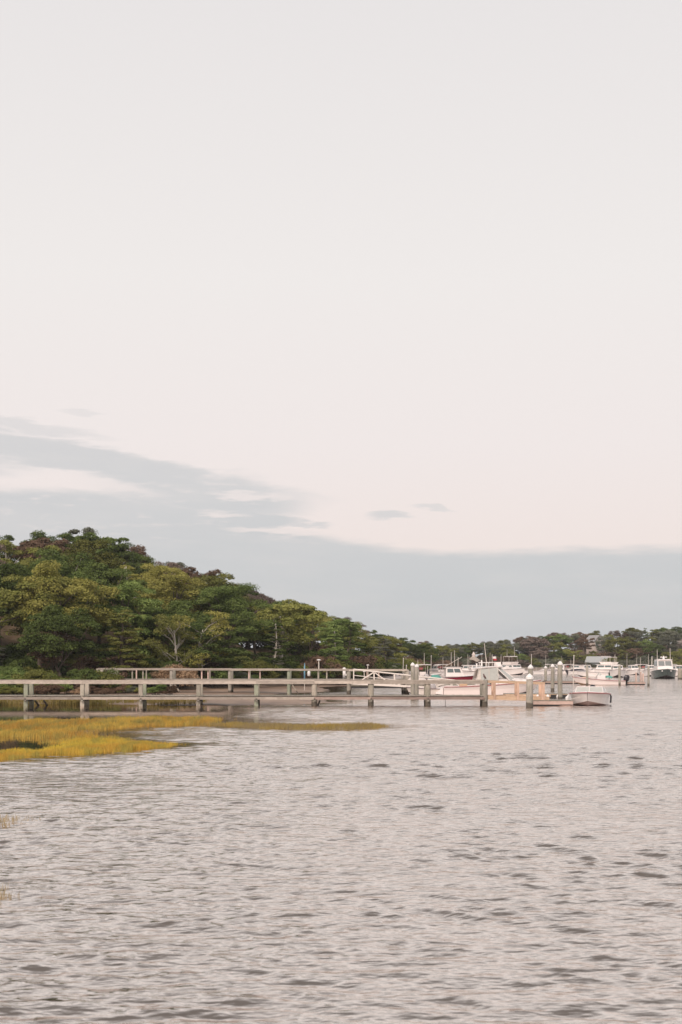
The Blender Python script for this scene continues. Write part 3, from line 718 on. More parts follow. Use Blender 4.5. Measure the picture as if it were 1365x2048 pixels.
# slanted braces under the first bays
for px, dx in ((62, 0.5), (80, 0.45), (640, -0.3)):
    MB().bar((Xp(px), 0.9, DK-0.3), (Xp(px)+dx, 0.9, -0.4), 0.08, 0.1).build('brace', M['wood_grey'], pier)
MB().tube([(Xp(892), 0.2, DK-0.25), (Xp(892), 0.2, -0.3)], 0.012, 5).build('hanging_pipe', M['black'], pier)

# ---------------- tan gangway at the pier's end
gw = thing('wooden_gangway', 'fresh tan wooden gangway sloping from the pier end to the float', 'gangway', (0, PY, 0))
xa, xb = Xp(976), Xp(1100)
for y in (0.1, 1.1):
    zr = Z_of(1363.5, PY)
    MB().bar((xa, y, zr), (xb-0.25, y, zr-0.10), 0.05, 0.14).build('hand_rail', M['wood_new'], gw)
    MB().bar((xa, y, 0.47), (xb, y, 0.36), 0.07, 0.22).build('stringer', M['wood_new'], gw)
    for px in (990, 1037, 1087):
        s = (Xp(px)-xa)/(xb-xa); MB().bar((Xp(px), y-0.07, 0.36-0.08*s), (Xp(px), y-0.07, zr-0.02-0.1*s), 0.13 if px < 1080 else 0.19, 0.06).build('rail_post', M['wood_newv'], gw)
mb = MB()
for k in range(24):
    s = (k+0.5)/24; mb.box((xa+(xb-xa)*s, 0.6, 0.60-0.11*s), (0.125, 1.06, 0.035))
stuff(mb.build('deck_boards', M['wood_new'], gw))
# bird on the last pile
bd = thing('perched_bird', 'small dark bird perched on top of a pier pile before the boat', 'bird', (Xp(970), PY, RT+0.02), R(200))
mb = MB(); prof = [(-0.10,0,0.03,0.012),(-0.07,0,0.08,0.035),(-0.02,0,0.14,0.058),(0.03,0,0.21,0.055),(0.05,0,0.265,0.036),(0.055,0,0.30,0.036),(0.06,0,0.33,0.03),(0.06,0,0.35,0.01)]
mb.tube([p[:3] for p in prof], [p[3] for p in prof], 10); mb.build('body', M['bird'], bd, True)
MB().tube([(0.08,0,0.315), (0.135,0,0.30)], [0.012, 0.003], 6).build('beak', M['black'], bd)
for sgn in (-1, 1): MB().tube([(0,sgn*0.025,0.11), (0.01,sgn*0.025,0.0)], 0.006, 5).build('leg', M['black'], bd)

# ---------------- mooring piles
def pile(px, base_py, top_py, r, label, cap=True, mat='wood_grey', Y=None, group='mooring piles'):
    Y = Y or Y_water(base_py); t = thing('mooring_pile', label, 'piling', (X_of(px, Y), Y, 0), 0, group)
    zt = Z_of(top_py, Y); ch = r*1.5 if cap else 0
    mb = MB(); rough_pile(mb, 0, 0, -1.8, zt-ch*0.8, r, random); mb.build('shaft', M[mat], t, True)
    if cap:
        mb = MB(); n = 14
        rings = [[(math.cos(2*math.pi*k/n)*rr, math.sin(2*math.pi*k/n)*rr, z) for k in range(n)] for rr, z in ((r*1.14, zt-ch*1.15), (r*1.16, zt-ch*0.75), (r*0.62, zt-ch*0.3), (r*0.06, zt))]
        mb.loft(rings, True, True); mb.build('cap', M['cap'], t)
    return t
pile(1060, 1415, 1347, 0.19, 'stout capped pile at the near corner of the small float')
pile(1062, 1389, 1329, 0.19, 'capped pile standing behind the stout pile at the gangway')
pile(1121, 1401, 1322, 0.155, 'tallest capped pile, between the small float and the moored runabout')
pile(1106, 1383, 1328, 0.16, 'capped pile just left of the tallest capped pile')
pile(1092, 1364, 1332, 0.18, 'thin farther pile with white cap, left of the taller capped pair')
pile(1118, 1366, 1330, 0.15, 'pale capped pile half hidden behind the tallest capped pile', mat='wood')
pile(826, 1398.5, 1325, 0.135, 'taller capped pile of the pair beside the white truss gangway')
pile(834, 1397, 1328, 0.135, 'shorter capped pile of the pair beside the white truss gangway')
pile(1175, 1371, 1331, 0.13, 'bare grey pile in front of the white skiff bow', cap=False)
pile(1240, 1371, 1331, 0.13, 'bare grey pile beside the black outboard of the white skiff', cap=False)
pile(1298, 1372, 1332, 0.12, 'bare grey pile left of the dark-hulled cruiser', cap=False)
pile(1361, 1359, 1337, 0.35, 'pale thick pile cluster at the right edge beside the cruiser', cap=False, mat='wood')
pile(806, 1387, 1350, 0.10, 'short bare pile beneath the white truss gangway', cap=False)

# ---------------- floats
def float_dock(px0, px1, base_py, depth, hh, label, mat='wood_pink', fend=(), group='floating docks'):
    Y = Y_water(base_py); t = thing('floating_dock', label, 'float', (X_of((px0+px1)/2, Y), Y, 0), 0, group); L = X_of(px1, Y)-X_of(px0, Y)
    for y in (0.03, depth-0.03): MB().box((0, y, hh-0.11), (L, 0.06, 0.20)).build('side_board', M[mat], t)
    for sx_ in (-1, 1): MB().box((sx_*(L/2-0.03), depth/2, hh-0.11), (0.058, depth-0.13, 0.198)).build('end_board', M[mat], t)
    MB().box((0, depth/2, 0.0), (L-0.1, depth-0.1, 2*(hh-0.22))).build('pontoon', M['black'], t)
    mb = MB(); n = int(L/0.15)
    for k in range(n): mb.box((-L/2+(k+0.5)*L/n, depth/2, hh+0.01+random.uniform(-.004,.004)), (L/n-0.012, depth+0.04, 0.035))
    stuff(mb.build('deck_boards', M['wood_grey'], t))
    for fx, kind in fend:
        x = X_of(fx, Y)-X_of((px0+px1)/2, Y)
        if kind == 'ball':
            b = MB(); b.tube([(x,-0.09,hh-0.32),(x,-0.09,hh-0.28),(x,-0.09,hh-0.18),(x,-0.09,hh-0.08),(x,-0.09,hh-0.02)], [0.03,0.10,0.125,0.10,0.02], 10); b.build('fender', M['cap'], t, True)
        else: MB().box((x,-0.07,hh-0.17), (0.42,0.12,0.24)).build('bumper', M['black'], t)
    return t
float_dock(1068, 1147, 1412.5, 2.0, 0.30, 'small float with pinkish side boards between gangway and runabout')
float_dock(1012, 1138, 1397, 1.4, 0.30, 'float with black bumpers and white fenders at the bow of the hardtop boat', 'wood_new', ((1076,'ball'),(1096,'ball'),(1108,'b'),(1116,'ball'),(1130,'b')))
float_dock(1092, 1172, 1368, 2.5, 0.32, 'dark float ahead of the white skiff bow', 'wood_red')
fd = float_dock(1254, 1292, 1370, 2.0, 0.32, 'float with pale posts right of the black outboard', 'wood_pink')
for k, (px, tp) in enumerate(((1275, 1347), (1285, 1346), (1290, 1349))):
    Y = Y_water(1370); x = X_of(px, Y)-X_of(1273, Y); MB().box((x, 0.5+0.1*k, (Z_of(tp, Y)+0.2)/2+0.1), (0.16, 0.16, Z_of(tp, Y)-0.2)).build('post', M['wood_pink'], fd)
float_dock(700, 960, 1376, 2.0, 0.35, 'long grey float at the foot of the white truss gangway', 'wood_grey')

# ================================================================== REAR DOCK
QY = 102.4; T = QY/FPX
def Xq(px): return (px-CX)*T
rd = thing('raised_wooden_dock', 'raised grey wooden dock with railings running behind the pier from the wooded shore', 'dock', (0, QY, 0))
QD, QR, QW = 1.20, 2.03, 1.7
def sag(px): return QR+0.0-(px-460)*0.00016
QP = [196, 226, 343, 460, 578, 698, 815]
for i, px in enumerate(QP):
    for j, y in enumerate((0, QW)):
        mb = MB(); rough_pile(mb, Xq(px), y, -1.6, sag(px)-0.05, 0.14 if px < 690 else 0.17, random)
        mb.build('pile', M['wood_moss'] if px == 578 else M['wood_grey'] if px > 230 else M['wood'], rd, True)
    MB().box((Xq(px), QW/2, QD-0.26), (0.1, QW+0.6, 0.2)).build('cross_beam', M['wood_grey'], rd)
    if i in (2, 4): MB().bar((Xq(px)+0.15, 0.1, QD-0.3), (Xq(px)+0.9, 0.1, -0.2), 0.07, 0.09).build('brace', M['wood'], rd)
for i in range(len(QP)-1):
    a, b = Xq(QP[i]), Xq(QP[i+1]); c = (a+b)/2; z = (sag(QP[i])+sag(QP[i+1]))/2
    for y, sy in ((0, -1), (QW, 1)):
        MB().box((c, y, z-0.02), (b-a-0.006, 0.20, 0.04)).build('rail_cap', M['wood_h'], rd)
        MB().box((c, y+sy*0.19, z-0.105), (b-a-0.006, 0.04, 0.115)).build('side_rail', M['wood_h'], rd)
        MB().box((c, y+sy*0.22, QD-0.14), (b-a-0.006, 0.05, 0.18)).build('stringer', M['wood_h'], rd)
        for fx in ((0.33, 0.5) if i % 2 else (0.5, 0.62)):
            x = a+(b-a)*fx+random.uniform(-.1,.1); MB().box((x, y, (QD+z)/2-0.03), (0.10, 0.10, z-QD)).build('rail_post', M['wood'] if random.random() < 0.6 else M['wood_pink'], rd)
    mb = MB(); x = a+0.08
    while x < b-0.07: mb.box((x, QW/2, QD-0.02), (0.138, QW+0.5, 0.038)); x += 0.15
    stuff(mb.build('deck_boards', M['wood_grey'], rd))
# white truss gangway
tg = thing('truss_gangway', 'white metal truss gangway sloping down from the rear dock to a float', 'gangway', (0, QY-1.2, 0))
gy = QY-1.2
def gp(px, py): return (X_of(px, gy), Z_of(py, gy))
for y in (0.0, 1.1):
    def P3(px, py): x, z = gp(px, py); return (x, y, z)
    def ch(px): return 1339+(px-708)*0.108
    def mid(px): return ch(px)+12
    def lo(px): return 1367+(px-708)*0.055
    MB().tube([P3(708, ch(708)), P3(930, ch(930))], 0.055, 8).build('top_chord', M['alu'], tg)
    MB().tube([P3(708, mid(708)), P3(930, mid(930))], 0.025, 6).build('mid_rail', M['alu'], tg)
    MB().bar(P3(706, lo(706)), P3(932, lo(932)), 0.08, 0.16).build('bottom_chord', M['alu'], tg)
    for px in (708, 749, 790, 831, 872, 905, 930): MB().bar(P3(px, ch(px)), P3(px, lo(px)), 0.07, 0.07 if px > 710 else 0.12).build('upright', M['alu'], tg)
    for a, b in ((749, 716), (749, 783), (831, 797), (831, 865), (905, 872), (905, 930)): MB().bar(P3(a, ch(a)+1), P3(b, lo(b)-2), 0.07, 0.07).build('diagonal', M['alu'], tg)
x0, z0 = gp(706, lo(706)); x1, z1 = gp(932, lo(932))
MB().bar((x0, 0.55, z0+0.03), (x1, 0.55, z1+0.03), 1.0, 0.05).build('tread_deck', M['grey_deck'], tg)
# things standing on the rear dock and the bank
pp = thing('power_pedestal', 'white power pedestal with side box on the rear dock beside the gangway', 'pedestal', (Xq(689), QY+0.9, QD))
mb = MB(); mb.tube([(0,0,0),(0,0,0.75)], 0.12, 12); mb.build('column', M['cap'], pp, True)
MB().tube([(0,0,0.75),(0,0,0.86),(0,0,0.92)], [0.15,0.13,0.02], 12).build('cap', M['cap'], pp)
MB().box((0.2,0,0.32), (0.2,0.16,0.16)).build('socket_box', M['cap'], pp)
def lamp_post(px, py0, py1, Y, label):
    t = thing('lamp_post', label, 'lamp post', (X_of(px, Y), Y, Z_of(py1, Y))); h = (py1-py0)/FPX*Y
    MB().tube([(0,0,-0.3),(0,0,h)], 0.05, 6).build('pole', M['pole'], t); MB().tube([(0,0,h),(0,0,h+0.06),(0,0,h+0.1)], [0.16,0.16,0.05], 8).build('lamp_head', M['cap'], t)
lamp_post(638, 1321, 1366, QY+1.9, 'slim post with small white lamp head on the rear dock')
lamp_post(736, 1331, 1366, 140, 'slim post with small lamp head behind the truss gangway')
lamp_post(729, 1344, 1366, 138, 'low grey post behind the truss gangway diagonals')
b = MB(); b.tube([(0,0,-1.0),(0,0,0.1),(0.01,0,0.7)], [0.05,0.07,0.02], 8)
bl = thing('folded_umbrella', 'faded blue folded umbrella standing on the bank behind the rear dock', 'umbrella', (X_of(609.5, QY+5), QY+5, Z_of(1343, QY+5)))
b.build('canopy', M['blue'], bl, True); MB().tube([(0,0,-1.6),(0,0,-0.6)], 0.03, 6).build('pole', M['pole'], bl)
wb = MB(); wb.tube([(0,0,-0.35),(0,0,-0.3),(0,0,0),(0,0,0.08)], [0.06,0.13,0.13,0.05], 10)
tag(wb.build('hanging_buoy', M['cap'], None, True, (Xq(617.5), QY+1.2, 1.75)), 'white buoy hanging from the rear dock railing', 'buoy')
# flag over the trees
fl = thing('flagpole', 'flag on a pole rising above the low trees of the hill', 'flag', (X_of(776, 215), 215, float(ground_z(776, 215))))
zt = Z_of(1268, 215)-fl.location.z
MB().tube([(0,0,0),(0,0,zt)], 0.025, 6).build('pole', M['wood_grey'], fl)
mb = MB()
for k in range(7):
    for q in range(6):
        x0, x1 = 0.03+q*0.11, 0.03+(q+1)*0.11; w0, w1 = 0.06*math.sin(q*1.1), 0.06*math.sin((q+1)*1.1); za = zt-0.05-k*0.10; dr0, dr1 = -0.10*q, -0.10*(q+1)
        mb.add([(x0,w0,za-0.10+dr0),(x1,w1,za-0.10+dr1),(x1,w1,za+dr1),(x0,w0,za+dr0),(x0,w0+.01,za-0.10+dr0),(x1,w1+.01,za-0.10+dr1),(x1,w1+.01,za+dr1),(x0,w0+.01,za+dr0)], [(0,1,2,3),(7,6,5,4),(3,2,6,7),(0,4,5,1)], 2 if (k < 4 and q < 3) else k % 2)
M['fl_red'] = mat_plain('flag_red', (0.45,0.06,0.07), 0.8); M['fl_white'] = mat_plain('flag_white', (0.7,0.66,0.64), 0.8); M['fl_blue'] = mat_plain('flag_blue', (0.06,0.07,0.16), 0.8)
mb.build('flag', [M['fl_red'], M['fl_white'], M['fl_blue']], fl)

# ================================================================== BOATS
def hull_stations(L, B, fb, fs, dr, rake, n=18, full=2.6):
    st = []
    for i in range(n+1):
        t = i/n; x = -L/2+L*t
        b = B/2*(1-max(0, (t-0.38)/0.62)**full)*(0.92+0.08*min(1, t/0.38)); b = max(b, 0.015)
        q = max(0, (t-0.5)/0.5)**2
        zs = fs+(fb-fs)*t**1.8
        bc = b*(0.90-0.34*q); zc = 0.03+0.34*fb*q; xc = x-rake*0.45*q
        zk = -dr*(1-q)+0.05*q; xk = x-rake*q
        st.append(dict(t=t, x=x, b=b, zs=zs, bc=bc, zc=zc, xc=xc, zk=zk, xk=xk))
    return st
def hull_mesh(st, mb):
    rings = []
    for s in st:
        mx, mbm, mz = (s['x']*0.55+s['xc']*0.45), s['bc']*0.45+s['b']*0.55-0.03*s['b'], s['zs']*0.55+s['zc']*0.45
        half = [(s['x'], s['b'], s['zs']), (mx, mbm, mz), (s['xc'], s['bc'], s['zc']), (s['xc']*.5+s['xk']*.5, s['bc']*0.55, s['zc']*0.5+s['zk']*0.5), (s['xk'], 0.0, s['zk'])]
        rings.append(half+[(a, -b, c) for a, b, c in reversed(half[:-1])])
    n = len(rings[0]); o = len(mb.v); mb.v += [v for r in rings for v in r]
    for i in range(len(rings)-1):
        for k in range(n-1):
            mb.f.append((o+i*n+k, o+(i+1)*n+k, o+(i+1)*n+k+1, o+i*n+k+1)); mb.mi.append(0 if k in (0, 1, n-2, n-3) else 1)
    mb.f.append(tuple(o+k for k in range(n))); mb.mi.append(0)
def boat(label, px, wl_py, L, B, fb, fs, yaw, hull='gel', bottom='bottomd', rub='rubd', decked=0.5, name='motor_boat', group='moored motor boats', rake=None, dr=0.3, deckmat='gel', full=2.6, Y=None, floor=True):
    Y = Y or Y_water(wl_py)
    t = thing(name, label, 'boat', (X_of(px, Y), Y, 0), R(yaw), group)
    st = hull_stations(L, B, fb, fs, dr, rake or L*0.13, full=full); t_st = st
    mb = MB(); hull_mesh(st, mb); mb.build('hull', [M[hull], M[bottom]], t)
    for sg in (1, -1):
        MB().tube([(s['x']+0.01, sg*(s['b']+0.012), s['zs']-0.025) for s in st], 0.03, 6).build('rub_rail', M[rub], t)
    mb = MB()
    fd_ = [s for s in st if s['t'] >= decked-1e-6]
    mb.loft([[(s['x'], s['b']*c, s['zs']+0.07*(1-c*c)*min(1, s['b']*1.5)+0.002) for c in (1, .6, .2, -.2, -.6, -1)] for s in fd_])
    ck = [s for s in st if s['t'] <= decked+1e-6]
    if len(ck) > 1:
        ins = lambda s: max(s['b']-0.2, 0.05); zf = max(0.12, fs*0.35)
        for sg in (1, -1):
            mb.loft([[(s['x'], sg*s['b'], s['zs']+0.002), (s['x'], sg*ins(s), s['zs']+0.02), (s['x'], sg*ins(s), zf)] for s in ck])
        mb.loft([[(s['x'], ins(s), zf), (s['x'], -ins(s), zf)] for s in ck])
        s = ck[-1]; mb.add([(s['x'], ins(s), zf), (s['x'], -ins(s), zf), (s['x'], -ins(s), s['zs']+0.06), (s['x'], ins(s), s['zs']+0.06)], [(0,1,2,3)])
        s = ck[0]; mb.box((s['x']+0.1, 0, (s['zs']+zf)/2+0.01), (0.16, ins(s)*2, s['zs']-zf))
    mb.build('deck', M[deckmat], t)
    return t, st, Y
def at_t(st, t):
    i = min(int(t*(len(st)-1)), len(st)-2); f = t*(len(st)-1)-i
    return {k: st[i][k]*(1-f)+st[i+1][k]*f for k in st[0]}
def outboard(t, x, y, z, mat='motor_d', tilt=0.25, s=1.0):
    e = bpy.data.objects.new('outboard_motor', None)
    mb = MB(); c, sn = math.cos(tilt), math.sin(tilt)
    def rt(p): px_, py_, pz = p[0]*s, p[1]*s, p[2]*s; return (x+px_*c-pz*sn, y+py_, z+px_*sn+pz*c)
    prof = [(0.30,0.20,0.14),(0.42,0.26,0.18),(0.62,0.27,0.19),(0.80,0.25,0.17),(0.90,0.16,0.11)]
    mb.loft([[rt((-0.18+a*rx-0.12*(zz-0.3), b*ry, zz)) for a, b in ((1,0.5),(0.6,1),(-0.6,1),(-1,0.5),(-1,-0.5),(-0.6,-1),(0.6,-1),(1,-0.5))] for zz, rx, ry in prof], True, True)
    o = mb.build('outboard_cowling', M[mat], t, True)
    mb = MB()
    mb.loft([[rt((-0.16+a*rx, b*ry, zz)) for a, b in ((1,1),(-1,1),(-1,-1),(1,-1))] for zz, rx, ry in ((0.32,0.15,0.09),(-0.2,0.1,0.06),(-0.62,0.13,0.03),(-0.7,0.2,0.05))], True, True)
    mb.build('outboard_leg', M['black'], t)
def windscreen(t, x0, zb, w, h, rake_, mat='glass_pale', side=0.8):
    """frame with two front panes and two side panes"""
    pts = [(x0-side, w/2), (x0-0.12, w/2*0.86), (x0, 0.0), (x0-0.12, -w/2*0.86), (x0-side, -w/2)]
    top = [(a-rake_, b*0.9, zb+h*(1 if 0 < i < 4 else 0.72)) for i, (a, b) in enumerate(pts)]; bot = [(a, b, zb) for a, b in pts]
    for i in range(4):
        a, b, c, d = [Vector(v) for v in (bot[i], bot[i+1], top[i+1], top[i])]
        n = (b-a).cross(d-a).normalized()*0.006
        vs = [a-n, b-n, c-n, d-n, a+n, b+n, c+n, d+n]
        MB().add(vs, [(0,1,2,3),(7,6,5,4),(0,4,5,1),(1,5,6,2),(2,6,7,3),(3,7,4,0)]).build('windscreen_pane', M[mat], t)
    mb = MB(); mb.tube(top, 0.022, 6); mb.tube(bot, 0.018, 6)
    for i in (0, 1, 2, 3, 4): mb.tube([bot[i], top[i]], 0.018, 6)
    mb.build('windscreen_frame', M['gel'], t)
def slab(mb, x0, x1, w0, w1, z0, z1, th, mi=0):
    r = lambda x, w, z: [(x, -w/2, z), (x, -w/2*0.7, z+0.04), (x, w/2*0.7, z+0.04), (x, w/2, z), (x, w/2*0.95, z-th), (x, -w/2*0.95, z-th)]
    mb.loft([r(x0, w0*0.8, z0-0.01), r(x0+0.12, w0, z0), r((x0+x1)/2, (w0+w1)/2, (z0+z1)/2+0.03), r(x1-0.2, w1, z1), r(x1, w1*0.75, z1-0.03)], True, True, mi)
def antenna(t, p, top, r=0.02, name='antenna'): MB().tube([p, top], [r, r*0.6], 6).build(name, M['pole'], t)
def cabin(t, st, x0, x1, zb, zt, w, glass='glass', topmat='gel', fr=0.5, nwin=2):
    """wedge-fronted cabin block with windows proud of its sides, and a roof"""
    bw, tw = w, w*0.86
    base = [(x0,-bw/2),(x1,-bw/2*0.8),(x1,bw/2*0.8),(x0,bw/2)]; topq = [(x0+0.05,-tw/2),(x1-fr,-tw/2*0.86),(x1-fr,tw/2*0.86),(x0+0.05,tw/2)]
    MB().loft([[(a,b,zb) for a,b in base], [(a,b,zt) for a,b in topq]], True, True).build('cabin', M['gel'], t)
    zl, zh = zb+(zt-zb)*0.45, zb+(zt-zb)*0.88
    def lerp(i, f):
        a, b = base[i], topq[i]; return (a[0]+(b[0]-a[0])*f, a[1]+(b[1]-a[1])*f)
    def pane(i, j, u0, u1, f0=0.45, f1=0.88):
        pa, pb, ta, tb = lerp(i,f0), lerp(j,f0), lerp(i,f1), lerp(j,f1); za, zc = zb+(zt-zb)*f0, zb+(zt-zb)*f1
        mixp = lambda p, q, u, z: Vector((p[0]+(q[0]-p[0])*u, p[1]+(q[1]-p[1])*u, z))
        c = [mixp(pa,pb,u0,za), mixp(pa,pb,u1,za), mixp(ta,tb,u1,zc), mixp(ta,tb,u0,zc)]
        n = (c[1]-c[0]).cross(c[3]-c[0]).normalized()*0.012
        MB().add([v+n for v in c]+[v-n for v in c], [(0,1,2,3),(0,4,5,1),(1,5,6,2),(2,6,7,3),(3,7,4,0)]).build('window', M[glass], t)
    for k in range(nwin):
        pane(0, 1, 0.08+k*0.88/nwin, 0.08+(k+0.88)*0.88/nwin); pane(2, 3, 0.06+k*0.88/nwin, 0.06+(k+0.88)*0.88/nwin)
    pane(1, 2, 0.05, 0.48); pane(1, 2, 0.52, 0.95)
    mb = MB(); slab(mb, x0-0.15, x1-fr+0.25, tw*1.04, tw*0.95, zt+0.05, zt+0.05, 0.055); mb.build('roof', M[topmat], t)

# --- near runabout, bow towards the camera
t, st, Y = boat('white bow-on runabout with low windscreen moored beside the small float', 1181, 1413, 5.6, 2.30, 0.80, 0.62, -104, 'gel', 'bottomp', 'rub', 0.5, rake=0.6, full=4.6, Y=Y_water(1413)+2.6, deckmat='gel', dr=0.15)
windscreen(t, 1.05, 0.76, 1.85, 0.31, 0.28, side=1.0)
MB().box((1.5, 0.0, 0.795), (0.42, 0.40, 0.035)).build('hatch', M['motor_d'], t)
MB().box((2.45, 0, 0.84), (0.2, 0.05, 0.05)).build('cleat', M['steel'], t)
for sg in (1, -1):
    MB().box((-0.2, sg*0.45, 0.55), (0.5, 0.5, 0.55)).build('seat', M['cap'], t)
MB().tube([(0.3, 1.14, 0.66), (0.3, 1.21, 0.52), (0.3, 1.19, 0.14)], [0.012, 0.05, 0.05], 8).build('fender', M['motor_d'], t)
MB().tube([(1.6, -1.12, 0.66), (1.6, -1.22, 0.45), (1.6, -1.22, 0.0)], [0.012, 0.1, 0.1], 8).build('fender', M['cap'], t)
MB().tube([(2.3, 0.35, 0.80), (2.42, -0.35, 0.55), (2.2, -1.3, 0.30)], 0.014, 5).build('mooring_line', M['pole'], t)
outboard(t, -2.85, 0, 0.25, 'motor_d', 0.1)

# --- hardtop cabin boat, bow to the right
t, st, Y = boat('large white cabin boat with hardtop and canvas sides moored behind the pier', 984, 1390, 7.7, 2.7, 1.16, 0.66, 2, 'gel_pink', 'bottomd', 'rub', 0.52, rake=1.15)
bx = lambda px: X_of(px, Y)-X_of(984, Y)
bz = lambda py: Z_of(py, Y)
mb = MB(); n_ = [s for s in st if 0.5 <= s['t'] <= 0.93]     # raised trunk
rings = []
for s in n_:
    f = (s['t']-0.5)/0.43; hh = 0.40*(1-f**2.2)+0.05; b = s['b']*0.80
    rings.append([(s['x'], -b, s['zs']), (s['x'], -b*0.86, s['zs']+hh*0.8), (s['x'], -b*0.4, s['zs']+hh), (s['x'], b*0.4, s['zs']+hh), (s['x'], b*0.86, s['zs']+hh*0.8), (s['x'], b, s['zs'])])
mb.loft(rings, False, True); mb.build('trunk_cabin', M['gel'], t)
for px in (1004, 1024):
    x = bx(px); s = at_t(st, (x+3.85)/7.7)
    MB().box((x, -s['b']*0.80*0.95-0.0, s['zs']+0.13), (0.30, 0.09, 0.10)).build('porthole', M['glass'], t)
zt_ = bz(1333)
mb = MB(); slab(mb, bx(940), bx(1004), 2.05, 1.9, zt_-0.16, zt_, 0.08); mb.build('hardtop', M['gel'], t)
wx0, wx1 = bx(1029), bx(1001); wz0 = 1.20
A_ = [Vector((wx0-0.45, -1.0, wz0-0.1)), Vector((wx0, -0.52, wz0+0.02)), Vector((wx0, 0.52, wz0+0.02)), Vector((wx0-0.45, 1.0, wz0-0.1))]
B_ = [Vector((wx1-0.4, -0.92, zt_-0.12)), Vector((wx1-0.1, -0.5, zt_-0.08)), Vector((wx1-0.1, 0.5, zt_-0.08)), Vector((wx1-0.4, 0.92, zt_-0.12))]
for i in range(3):
    a, b, c, d = A_[i], A_[i+1], B_[i+1], B_[i]; n = (b-a).cross(d-a).normalized()*0.008
    MB().add([a-n,b-n,c-n,d-n,a+n,b+n,c+n,d+n], [(0,1,2,3),(7,6,5,4),(0,4,5,1),(1,5,6,2),(2,6,7,3),(3,7,4,0)]).build('windscreen_pane', M['glass_pale'], t)
mb = MB()
for a, b in zip(A_, B_): mb.tube([a, b], 0.035, 6)
mb.tube(A_, 0.03, 6); mb.build('windscreen_frame', M['gel'], t)
# side curtains: tan canvas aft, clear vinyl forward
for sg in (-1, 1):
    xs = [bx(948), bx(958), bx(975), bx(993)]
    for k, (x0, x1, mt) in enumerate(((xs[0], xs[1], 'vinyl'), (xs[1], xs[2], 'glass_pale'), (xs[2], xs[3], 'glass_pale'))):
        zz = lambda x: zt_-0.10-0.16*(xs[3]-x)/(xs[3]-xs[0])
        lo_ = 0.98 if k else 0.9
        q = [(x0+0.02, sg*1.06, lo_), (x1-0.02, sg*1.06, lo_+0.03), (x1-0.02, sg*0.94, zz(x1)), (x0+(0.30 if k == 0 else 0.02), sg*0.94, zz(x0))]
        MB().add(q+[(a, b-sg*0.02, c) for a, b, c in q], [(0,1,2,3),(7,6,5,4),(0,4,5,1),(1,5,6,2),(2,6,7,3),(3,7,4,0)]).build('side_curtain', M[mt], t)
    for x in xs: MB().tube([(x, sg*1.07, 0.9), (x+(0.28 if x == xs[0] else 0), sg*0.95, zt_-0.12)], 0.022, 6).build('hardtop_leg', M['pole'], t)
MB().box((bx(925), -0.55, 0.78), (0.55, 0.5, 0.30)).build('bait_station', M['tan_panel'], t)
MB().box((bx(960), 0.4, 0.95), (0.6, 0.55, 0.75)).build('helm_seat', M['gel'], t)
mb = MB()  # stern bracket
mb.loft([[(x, -0.9, z0), (x, 0.9, z0), (x, 0.9, z1), (x, -0.9, z1)] for x, z0, z1 in ((-4.45, 0.10, 0.17), (-3.88, 0.04, 0.60))], True, True); mb.build('stern_bracket', M['gel'], t)
outboard(t, -4.25, -0.42, 0.28, 'motor', 0.42, 0.9); outboard(t, -4.25, 0.42, 0.28, 'motor', 0.42, 0.9)
antenna(t, (bx(973.5), -0.3, zt_), (bx(968), -0.3, bz(1287)), 0.035)
antenna(t, (bx(982), 0.5, zt_), (bx(983), 0.5, bz(1306)), 0.015)
antenna(t, (bx(1005), 0.6, zt_), (bx(1005.5), 0.6, bz(1309)), 0.02)
mb = MB(); zr = bz(1325.5)
for y in (-0.7, 0.7): mb.tube([(bx(960), y, zr), (bx(990), y, zr+0.02)], 0.03, 6)
for px in (962, 975, 988): mb.tube([(bx(px), -0.7, zt_), (bx(px), -0.7, zr)], 0.022, 5); mb.tube([(bx(px), 0.7, zt_), (bx(px), 0.7, zr)], 0.022, 5)
mb.build('roof_rack', M['cap'], t)
MB().tube([(bx(964),0,zt_),(bx(964),0,bz(1323)),(bx(964),0,bz(1320))], [0.07,0.06,0.02], 8).build('navigation_light', M['cap'], t)
MB().tube([(bx(955),0.3,zt_-.05),(bx(955),0.3,bz(1327))], 0.06, 8).build('rod_holder', M['cap'], t)
MB().box((bx(995.5), 0, (zt_+bz(1325))/2+0.03), (0.42, 0.9, bz(1325)-zt_)).build('radar_box', M['gel'], t)
mb = MB(); x0 = bx(985)
for k in range(4):
    a0, a1 = k*0.07, (k+1)*0.07; w0, w1 = 0.05*math.sin(k*1.7), 0.05*math.sin(k*1.7+1.7)
    for q, (z0, z1, mi) in enumerate(((bz(1310), bz(1313), 2), (bz(1313), bz(1317.5), 1), (bz(1317.5), bz(1321), 0))):
        mb.add([(x0+a0+q*.05,w0,z1),(x0+a1+q*.05,w1,z1),(x0+a1+q*.04,w1,z0),(x0+a0+q*.04,w0,z0),(x0+a0+q*.05,w0+.01,z1),(x0+a1+q*.05,w1+.01,z1),(x0+a1+q*.04,w1+.01,z0),(x0+a0+q*.04,w0+.01,z0)], [(0,1,2,3),(7,6,5,4)], mi)
mb.build('flag', [M['fl_red'], M['fl_white'], M['navy']], t)
MB().tube([(x0, 0, zt_), (x0, 0, bz(1309))], 0.018, 5).build('flag_staff', M['pole'], t)
mb = MB(); rr = [s for s in st if s['t'] >= 0.62]
for sg in (1, -1):
    mb.tube([(s['x'], sg*s['b']*0.9, s['zs']+0.42) for s in rr], 0.014, 5)
    for s in rr[::2]: mb.tube([(s['x'], sg*s['b']*0.9, s['zs']), (s['x'], sg*s['b']*0.9, s['zs']+0.42)], 0.012, 5)
mb.build('bow_rail', M['steel'], t)

